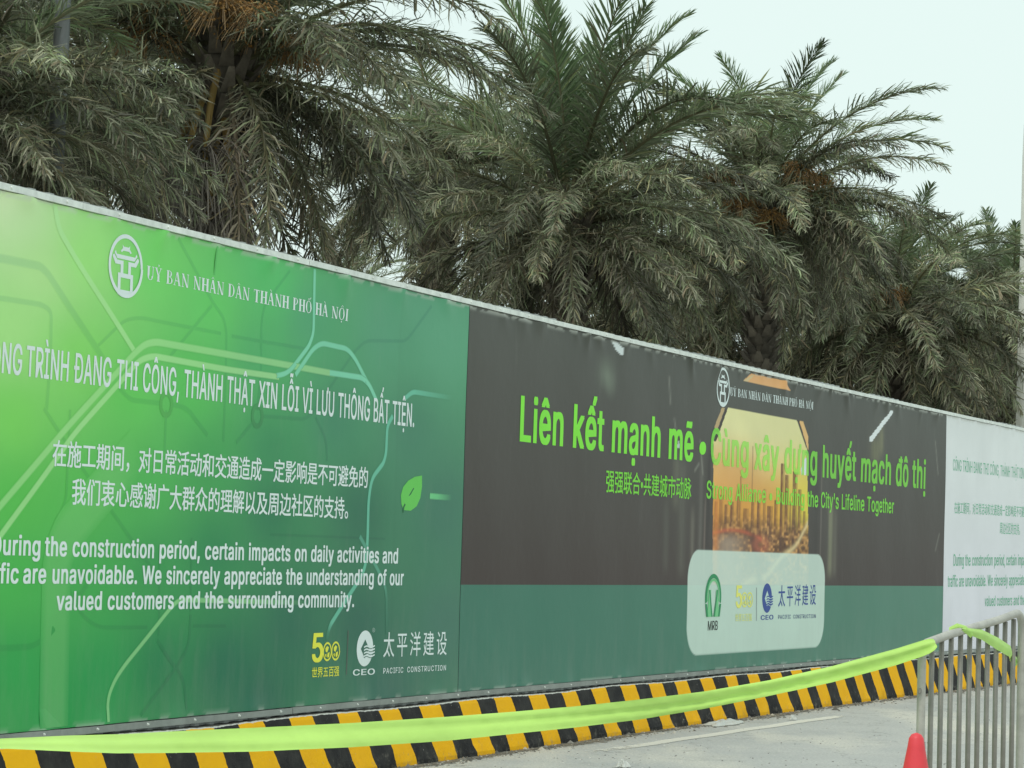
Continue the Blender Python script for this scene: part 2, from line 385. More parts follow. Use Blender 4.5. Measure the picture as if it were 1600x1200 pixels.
# ------------------------------------------------------------------ printed banners
def interp_field(samples, s, h, p=2.6):
    """smooth mix of colour samples given as (px, py, r, g, b)"""
    num = 0; den = 0
    for (qx, qy, *c) in samples:
        a, b = SH(qx, qy); w = 1 / (((s - a) ** 2 * 0.55 + (h - b) ** 2 * 1.3) + 0.03) ** (p / 2)
        num = num + w[..., None] * P(*c); den = den + w
    return num / den[..., None]
G_SAMP = [(5, 310, 196, 240, 176), (30, 340, 172, 232, 156), (60, 420, 166, 226, 142), (10, 520, 156, 220, 132), (130, 400, 140, 214, 115), (240, 420, 104, 202, 98), (330, 480, 92, 192, 96), (420, 440, 80, 180, 102),
          (120, 560, 120, 205, 95), (20, 650, 112, 200, 88), (200, 620, 88, 188, 84), (300, 600, 80, 182, 84), (400, 560, 74, 162, 100), (480, 500, 72, 148, 106), (600, 520, 78, 146, 112), (700, 520, 84, 152, 118),
          (660, 490, 82, 150, 116), (20, 780, 80, 180, 76), (120, 780, 76, 176, 76), (230, 760, 72, 170, 82), (330, 720, 62, 150, 82), (420, 700, 56, 132, 88), (520, 660, 62, 126, 96), (640, 680, 66, 124, 98),
          (20, 900, 66, 168, 76), (130, 900, 60, 160, 78), (240, 880, 52, 140, 78), (330, 860, 46, 124, 80), (420, 800, 46, 112, 80), (560, 800, 50, 104, 82), (690, 800, 62, 114, 94),
          (20, 1050, 46, 150, 76), (150, 1060, 38, 142, 76), (250, 1040, 34, 118, 76), (350, 1040, 38, 102, 78), (450, 980, 46, 100, 80), (560, 980, 50, 98, 82), (690, 980, 66, 112, 96), (600, 1080, 58, 104, 90), (100, 1130, 34, 142, 72), (400, 1090, 40, 98, 78)]
def strip_tone(s, h):
    q = np.floor((s + 5.3) / 3.2); return (1 + 0.025 * np.sin(q * 2.7 + 1) - 0.05 * np.exp(-(((s + 5.3) / 3.2 - q) / 0.003) ** 2))[..., None]
def col_green(s, h):
    s = np.asarray(s, float); h = np.asarray(h, float); return interp_field(G_SAMP, s, h) * strip_tone(s, h)

def sm(a, b, x): t = np.clip((x - a) / (b - a), 0, 1); return t * t * (3 - 2 * t)
def vnoise(x, y, seed=0):
    def hsh(i, j): v = np.sin(i * 127.1 + j * 311.7 + seed * 74.7) * 43758.5453; return v - np.floor(v)
    i = np.floor(x); j = np.floor(y); fx = x - i; fy = y - j; fx = fx * fx * (3 - 2 * fx); fy = fy * fy * (3 - 2 * fy)
    return (hsh(i, j) * (1 - fx) + hsh(i + 1, j) * fx) * (1 - fy) + (hsh(i, j + 1) * (1 - fx) + hsh(i + 1, j + 1) * fx) * fy
def quad_lerp(c, m, new): return c * (1 - m[..., None]) + np.asarray(new) * m[..., None]
def inpoly(s, h, pts):
    q = [SH(*p) for p in pts]; r = np.zeros(s.shape, bool)
    for (x0, y0), (x1, y1) in zip(q, q[1:] + q[:1]):
        if abs(y1 - y0) < 1e-9: continue
        c = ((y0 > h) != (y1 > h)) & (s < (x1 - x0) * (h - y0) / (y1 - y0) + x0); r ^= c
    return r.astype(float)
SB = {k: SH(*v) for k, v in dict(winL=(1111, 800), winR=(1262, 800), midH=(1180, 740)).items()}
HBAND = (SH(718, 913)[1] + SH(1470, 916)[1]) / 2
def col_dark(s, h):
    s = np.asarray(s, float); h = np.asarray(h, float)
    t = np.clip((h - HBAND) / (HT - HBAND), 0, 1)[..., None]
    c = P(63, 57, 53) * (1 - t) + P(73, 79, 72) * t
    c = c * (0.94 + 0.12 * vnoise(s * 0.9, h * 0.6, 3))[..., None]
    # soft streaks of the printed train interior on both sides of the window
    for (x, w, r, g, b, a, y0, y1) in ((1080, 3, 120, 122, 108, .5, 780, 905), (1093, 3, 105, 108, 100, .5, 690, 910), (1064, 6, 98, 104, 92, .45, 700, 905), (1104, 2.5, 52, 50, 48, .8, 680, 910), (1099, 1.2, 128, 120, 110, .5, 760, 905),
                                       (1272, 6, 50, 50, 46, .6, 690, 905), (1281, 1.0, 120, 118, 108, .5, 700, 905), (1296, 4, 132, 140, 112, .75, 768, 905), (1304, 3, 96, 98, 86, .7, 780, 905), (1291, 2, 60, 60, 56, .6, 780, 905),
                                       (945, 11, 122, 142, 122, .5, 548, 610), (952, 6, 130, 150, 130, .4, 570, 622), (1366, 8, 110, 116, 84, .7, 668, 730), (1375, 4, 118, 124, 92, .7, 650, 715),
                                       (1055, 5, 118, 126, 104, .35, 690, 800), (1040, 4, 100, 108, 96, .3, 760, 900)):
        sc, hc = SH(x, (y0 + y1) / 2); s2, _ = SH(x + w, (y0 + y1) / 2); ha = SH(x, y0)[1]; hb = SH(x, y1)[1]
        m = np.exp(-((s - sc) / (s2 - sc)) ** 2) * sm(hb - 0.05, hb + 0.15, h) * (1 - sm(ha - 0.25, ha + 0.02, h)) * a * (0.6 + 0.4 * vnoise(s * 20, h * 3, 8))
        c = quad_lerp(c, m, P(r, g, b))
    # sunset behind the window
    win = inpoly(s, h, [(1136, 637), (1243, 656), (1259, 702), (1262, 913), (1111, 913), (1112, 690)])
    x = (s - SB['winL'][0]) / (SB['winR'][0] - SB['winL'][0]); yt = SH(1190, 645)[1]; y = (h - HBAND) / (yt - HBAND)
    g = P(224, 152, 62) * (1 - sm(0.45, 0.9, y))[..., None] + P(218, 208, 152) * sm(0.45, 0.9, y)[..., None]
    g = quad_lerp(g, np.exp(-((x - 0.97) / 0.25) ** 2 - ((y - 0.5) / 0.28) ** 2) * 0.8, P(232, 204, 70))
    g = quad_lerp(g, np.exp(-((x - 0.15) / 0.3) ** 2 - ((y - 0.62) / 0.14) ** 2) * 0.7, P(224, 158, 90))
    g = g * (0.93 + 0.14 * vnoise(x * 5 + y * 2, y * 7, 5))[..., None]
    # towers
    for j, (xa, wd, top, dk) in enumerate([(.03, .03, .46, .6), (.08, .04, .50, .5), (.13, .03, .45, .7), (.19, .035, .47, .8), (.25, .03, .55, .6), (.27, .015, .62, .5), (.33, .05, .44, .6), (.385, .012, .80, .45), (.40, .03, .53, .6), (.46, .035, .49, .8),
                                           (.52, .03, .56, .5), (.58, .05, .46, .8), (.64, .03, .50, .7), (.70, .035, .72, .85), (.75, .04, .66, .8), (.79, .02, .5, .6), (.84, .05, .68, .8), (.895, .04, .58, .7), (.95, .03, .45, .6)]):
        m = ((np.abs(x - xa) < wd * 0.55) & (y < top)).astype(float) * dk * (0.75 + 0.25 * vnoise(x * 140, y * 60, j))
        m = m * (0.55 + 0.45 * sm(0.0, 0.35, y)) * (1 - 0.45 * ((x - xa) > wd * .15))
        g = quad_lerp(g, np.clip(m * 1.15, 0, 1), P(94, 58, 38))
    # low city with lit streets
    low = 1 - sm(0.30, 0.47, y + 0.05 * vnoise(x * 14, y * 3, 1))
    tex = vnoise(x * 46, y * 62, 2); tex2 = vnoise(x * 17, y * 22, 4)
    tex = tex ** 1.9; lc = P(80, 52, 38) * (1 - tex[..., None]) + P(216, 160, 96) * tex[..., None]
    lc = quad_lerp(lc, (tex2 > 0.62).astype(float) * 0.6, P(62, 44, 36))
    g = quad_lerp(g, low * 0.92, lc)
    # river and bridges: pale curve lower left, orange arc, curved road right
    riv = np.exp(-((x - 0.16 - 0.5 * (y - 0.1) ** 2) / 0.17) ** 2) * (1 - sm(0.24, 0.32, y))
    g = quad_lerp(g, riv * 0.8, P(150, 138, 120) * (0.85 + 0.3 * vnoise(x * 30, y * 18, 9))[..., None] if False else P(150, 138, 120))
    arc = np.exp(-(((y - 0.26 - 0.05 * np.sin(x * 5 + .5)) / 0.012) ** 2)) * (x < 0.5)
    g = quad_lerp(g, arc * 0.7, P(176, 92, 62))
    road = np.exp(-((y + 0.02 - 0.55 * (x - 0.15) ** 2 - 0.015 * np.sin(x * 20)) / 0.02) ** 2) * (x > 0.1)
    g = quad_lerp(g, road * 0.8, P(224, 190, 140))
    dark = np.exp(-((x - 0.43 - 0.3 * (0.22 - y)) / 0.035) ** 2) * (1 - sm(0.26, 0.36, y))
    g = quad_lerp(g, dark * 0.8, P(62, 48, 40))
    rd = np.exp(-(((x - 0.49) / 0.07) ** 2 + ((y - 0.235) / 0.04) ** 2)) - 0.9 * np.exp(-(((x - 0.49) / 0.04) ** 2 + ((y - 0.235) / 0.022) ** 2))
    g = quad_lerp(g, np.clip(rd, 0, 1) * 0.8, P(204, 112, 84))
    edge = np.exp(-((x - 0.035) / 0.03) ** 2) * (y < .5)
    g = quad_lerp(g, edge * 0.55, P(214, 130, 60))
    c = quad_lerp(c, win, g)
    # window surround: slanting reveals and the skylight
    dk = P(58, 54, 48)
    for pts, col in (([(1131, 640), (1136, 637), (1116, 690), (1112, 690)], dk), ([(1243, 656), (1247, 657), (1262, 712), (1259, 702)], dk),
                     ([(1126, 637), (1131, 638), (1118, 672), (1113, 668)], P(168, 152, 110)),
                     ([(1247, 657), (1253, 659), (1261, 682), (1261, 704)], P(214, 172, 112)),
                     ([(1172, 584), (1222, 594), (1233, 610), (1159, 595)], P(206, 162, 108)),
                     ([(1175, 585), (1178, 586), (1166, 597), (1159, 595)], P(190, 176, 130))):
        c = quad_lerp(c, inpoly(s, h, pts), col)
    # white bars of the printed ceiling lights
    for pts, col in (([(1357, 689), (1356, 684), (1390, 641), (1394, 641), (1394, 645), (1360, 690)], P(198, 214, 214)), ([(953, 533), (964, 536), (971, 545), (969, 556), (960, 547)], P(188, 206, 204)),
                     ([(1055, 698), (1058, 688), (1062, 697), (1060, 702)], P(170, 188, 184)),
                     ([(1254, 722), (1256, 715), (1258, 716), (1258, 742), (1250, 742), (1250, 732)], P(196, 212, 214))):
        c = quad_lerp(c, inpoly(s, h, pts), col)
    # fine scuffs
    for (xa, ya, xb, yb) in ((1052, 655, 1056, 690), (1092, 690, 1096, 740), (1084, 735, 1090, 725), (1044, 590, 1046, 630), (1460, 690, 1464, 740), (1450, 925, 1456, 945), (1460, 860, 1466, 835)):
        a = SH(xa, ya); b = SH(xb, yb); dx, dh = b[0] - a[0], b[1] - a[1]; u = np.clip(((s - a[0]) * dx + (h - a[1]) * dh) / (dx * dx + dh * dh), 0, 1)
        c = quad_lerp(c, np.exp(-(((s - a[0] - u * dx) ** 2 + (h - a[1] - u * dh) ** 2) / 0.018 ** 2)) * 0.3, P(150, 158, 146))
    band = (h < HBAND).astype(float)
    tb = sm(S1, S2, s)[..., None]
    c = quad_lerp(c, band, P(60, 112, 94) * (1 - tb) + P(74, 122, 104) * tb)
    # translucent rounded plate of the logos
    (sa, hb), (sb, _) = SH(1071, 940), SH(1287, 940); ht = (SH(1085, 858)[1] + SH(1280, 866)[1]) / 2; hbm = (SH(1085, 1025)[1] + SH(1270, 1011)[1]) / 2
    rr = 0.30; qx = np.maximum(np.abs(s - (sa + sb) / 2) - (sb - sa) / 2 + rr, 0); qy = np.maximum(np.abs(h - (ht + hbm) / 2) - (ht - hbm) / 2 + rr, 0)
    pl = 1 - sm(rr - 0.012, rr + 0.004, np.hypot(qx, qy))
    c = c * (1 - pl[..., None] * 0.79) + pl[..., None] * 0.79 * np.array([0.74, 0.89, 0.80])
    return c
def col_white(s, h):
    s = np.asarray(s, float); h = np.asarray(h, float); t = sm(HB, HT, h)[..., None]
    c = P(196, 206, 212) * (1 - t) + P(196, 210, 208) * t
    return c * (0.96 + 0.08 * vnoise(s * 2, h * 1.4, 6))[..., None]

def edge_wear(c, s, h):
    n = vnoise(s * 14, h * 30, 11); m = sm(0.045, 0.0, HT - h) * (n > 0.5) * 0.6 + sm(0.03, 0.0, h - HB) * (vnoise(s * 9, h * 30, 12) > 0.6) * 0.4
    return quad_lerp(c, m, P(176, 190, 180))
def banner(name, sarr, harr, colf, label):
    Sg, Hg = np.meshgrid(sarr, harr, indexing='ij')
    c = edge_wear(colf(Sg, Hg), Sg, Hg)
    b = empty(name, (float(W2(sarr[0])[0]), float(W2(sarr[0])[1]), HB)); tag(b, label, 'banner', 'printed banners on the hoarding')
    V = wallpts(Sg, Hg).reshape(-1, 3) - np.array(b.location)
    mesh('sheet', V, grid_faces(len(sarr), len(harr)), M_PRINT, b, c.reshape(-1, 3), smooth=True)
    return b
hs = np.concatenate([np.linspace(HB, HB + 0.12, 7), np.arange(HB + 0.15, HT - 0.3, 0.05), np.linspace(HT - 0.3, HT, 16)])
s_vis = SH(0, 700)[0]
b_green = banner('printed_banner', np.concatenate([np.arange(S0, s_vis - 0.5, 0.15), np.arange(s_vis - 0.5, S1, 0.03), [S1]]), hs, col_green,
                 'green banner with white text in three languages and thin route lines')
s_a, s_b = SH(1065, 800)[0], SH(1312, 800)[0]
hs2 = np.concatenate([np.linspace(HB, HBAND - 0.001, 64), np.linspace(HBAND + 0.001, HT - 0.001, 190)])
b_dark = banner('printed_banner', np.concatenate([np.arange(S1 + 0.008, s_a, 0.035), np.arange(s_a, s_b, 0.0135), np.arange(s_b, S2, 0.035), [S2]]), hs2, col_dark,
                'dark grey banner with lime green slogan, sunset city window and logo plate')
b_white = banner('printed_banner', np.concatenate([np.arange(S2 + 0.008, S3, 0.06), [S3]]), hs, col_white,
                 'pale grey banner with small green text behind the steel crowd barrier')

def print_mesh(name, parent, verts_sh, faces, cols, off):
    V = wallpts(verts_sh[:, 0], verts_sh[:, 1], off) - np.array(parent.location)
    return mesh(name, V, faces, M_PRINT, parent, cols)

# --- route lines of the green banner: ribbons that follow pixel paths measured on the photograph, laid out in metres on the banner
def smooth_path(pts, r=0.10):
    q = [np.array(SH(*p)) for p in pts]; out = [q[0]]
    for a, b, c in zip(q, q[1:], q[2:]):
        l1, l2 = np.linalg.norm(b - a), np.linalg.norm(c - b); rr = min(r, l1 * 0.45, l2 * 0.45)
        p0 = b + (a - b) / l1 * rr; p1 = b + (c - b) / l2 * rr
        for t in np.linspace(0, 1, 6): out.append((1 - t) ** 2 * p0 + 2 * t * (1 - t) * b + t * t * p1)
    out.append(q[-1]); res = [out[0]]
    for a, b in zip(out, out[1:]):
        n = max(1, int(np.linalg.norm(b - a) / 0.12))
        for i in range(1, n + 1): res.append(a + (b - a) * i / n)
    return np.array(res)
def ribbon(pts, width, target, alpha, off, parent, colf, fade=(0, 0), name='route_line'):
    q = smooth_path(pts)
    q = q[(np.append(np.linalg.norm(np.diff(q, axis=0), axis=1), 1) > 1e-5)]
    t = np.gradient(q, axis=0); t /= np.linalg.norm(t, axis=1)[:, None] + 1e-9; n = np.stack([-t[:, 1], t[:, 0]], 1)
    ws = np.array([-0.5, -0.3, 0.3, 0.5]) * width
    V = (q[:, None, :] + n[:, None, :] * ws[None, :, None]).reshape(-1, 2)
    V[:, 1] = np.clip(V[:, 1], HB + 0.01, HT - 0.01); V[:, 0] = np.clip(V[:, 0], S0, S1 - 0.002) if parent is b_green else V[:, 0]
    base = colf(V[:, 0], V[:, 1]); u = np.repeat(np.linspace(0, 1, len(q)), 4)
    a = np.full(len(V), alpha) * np.tile([0.25, 1, 1, 0.25], len(q))
    if fade[0]: a *= np.clip(u / fade[0], 0, 1)
    if fade[1]: a *= np.clip((1 - u) / fade[1], 0, 1)
    c = base * (1 - a[:, None]) + np.asarray(target) * a[:, None] if not callable(target) else base * (1 - a[:, None]) + target(V[:, 0], V[:, 1]) * a[:, None]
    return print_mesh(name, parent, V, grid_faces(len(q), 4), c, off)
_k = [0]
def zoff(base):
    _k[0] += 1; return base + 0.000022 * _k[0]
DK = lambda s, h: col_green(s, h) * np.array([0.45, 0.62, 0.75])
for w, pts in ((.055, [(-20, 400), (60, 416), (72, 428), (150, 548), (158, 562)]), (.035, [(-20, 463), (62, 476), (77, 486), (76, 560), (70, 640)]), (.026, [(150, 540), (190, 500), (215, 496), (343, 521)]), (.026, [(360, 525), (480, 546)]),
               (.03, [(277, 372), (330, 472), (348, 497), (352, 520), (347, 690)]), (.03, [(329, 477), (263, 557)]), (.035, [(183, 607), (200, 625), (249, 630)]), (.035, [(266, 632), (290, 637), (322, 680)]), (.03, [(257, 641), (255, 705)]),
               (.02, [(335, 385), (333, 430)]), (.026, [(450, 423), (413, 473), (407, 500), (406, 580), (400, 641)]), (.03, [(406, 650), (473, 655), (487, 643), (553, 547), (570, 532), (633, 533), (646, 515), (672, 478)]),
               (.028, [(396, 657), (367, 692)]), (.028, [(490, 652), (507, 687), (508, 720)]), (.03, [(66, 638), (123, 727), (147, 763), (207, 850), (236, 890)]), (.026, [(165, 800), (118, 848), (102, 885), (104, 925), (125, 962), (150, 980), (227, 980)]),
               (.026, [(107, 640), (100, 787), (78, 822), (74, 870), (73, 1000)]), (.04, [(-10, 1013), (47, 1010), (70, 995), (133, 913)]), (.03, [(243, 1000), (262, 1030), (286, 1060), (290, 1108)]), (.03, [(296, 960), (294, 1010), (270, 1048), (217, 1118)]),
               (.028, [(247, 853), (245, 993)]), (.025, [(298, 840), (296, 955)]), (.025, [(300, 978), (350, 978)]), (.02, [(420, 835), (600, 842)])):
    ribbon(pts, w, DK, 0.34, zoff(0.0004), b_green, col_green)
LT = P(160, 232, 150); LT2 = P(120, 200, 168)
for w, pts, c, a, fd in ((.30, [(212, 702), (98, 836), (84, 880), (80, 1138)], P(120, 190, 120), .30, (0.1, 0)), (.045, [(83, 318), (87, 356), (122, 415), (206, 549)], LT, .62, (0, 0)),
                     (.05, [(-20, 812), (93, 678), (205, 553), (222, 538), (240, 534), (400, 562), (520, 584)], LT, .5, (0, 0)), (.045, [(510, 582), (563, 590), (574, 600), (586, 626)], LT2, .8, (0, 0)),
                     (.045, [(-20, 862), (113, 678), (213, 563), (235, 556), (350, 577), (433, 589)], LT, .62, (0, 0)), (.04, [(425, 588), (447, 583), (480, 540), (487, 520), (489, 418)], LT2, .8, (0, 0)),
                     (.042, [(458, 586), (486, 545), (500, 536), (540, 545), (552, 560), (571, 597)], LT2, .75, (0, 0)), (.045, [(612, 650), (603, 665), (601, 707), (597, 723), (578, 747), (573, 780), (572, 847), (569, 885), (560, 905), (512, 978), (507, 1000)], P(104, 188, 160), .75, (0, .1)),
                     (.042, [(632, 622), (643, 612), (705, 622)], P(104, 188, 160), .75, (0, .5)), (.04, [(560, 838), (590, 893), (602, 920), (602, 990)], P(96, 170, 146), .55, (0, .5)),
                     (.035, [(480, 942), (277, 937), (262, 952), (193, 1038), (177, 1062), (166, 1090), (165, 1128)], P(140, 206, 140), .6, (.15, 0)), (.05, [(669, 775), (703, 778)], P(104, 196, 130), .9, (0, .8))):
    ribbon(pts, w, c, a, zoff(0.0005), b_green, col_green, fd)
for x, y in ((257, 632), (400, 650)):                      # small station rings
    a, b = SH(x, y); th = np.linspace(0, 2 * math.pi, 17)[:-1]
    V = np.array([(a + r * math.cos(t), b + r * math.sin(t)) for t in th for r in (.05, .085)])
    F = [(2 * i, 2 * i + 1, (2 * i + 3) % 32, (2 * i + 2) % 32) for i in range(16)]
    print_mesh('station_ring', b_green, V, F, col_green(V[:, 0], V[:, 1]) * 0.8, zoff(0.0005))

# --- text
def font_raw(txt, spacing):
    cu = bpy.data.curves.new('text', 'FONT'); cu.body = txt; cu.size = 1.0; cu.space_character = spacing; cu.resolution_u = 3
    o = bpy.data.objects.new('text', cu); COL.objects.link(o); dg = bpy.context.evaluated_depsgraph_get(); me = bpy.data.meshes.new_from_object(o.evaluated_get(dg))
    n = len(me.vertices); v = np.empty(n * 3, np.float32); me.vertices.foreach_get('co', v); f = [tuple(p.vertices) for p in me.polygons]
    bpy.data.objects.remove(o); bpy.data.curves.remove(cu); bpy.data.meshes.remove(me)
    return v.reshape(-1, 3)[:, :2].astype(float), f
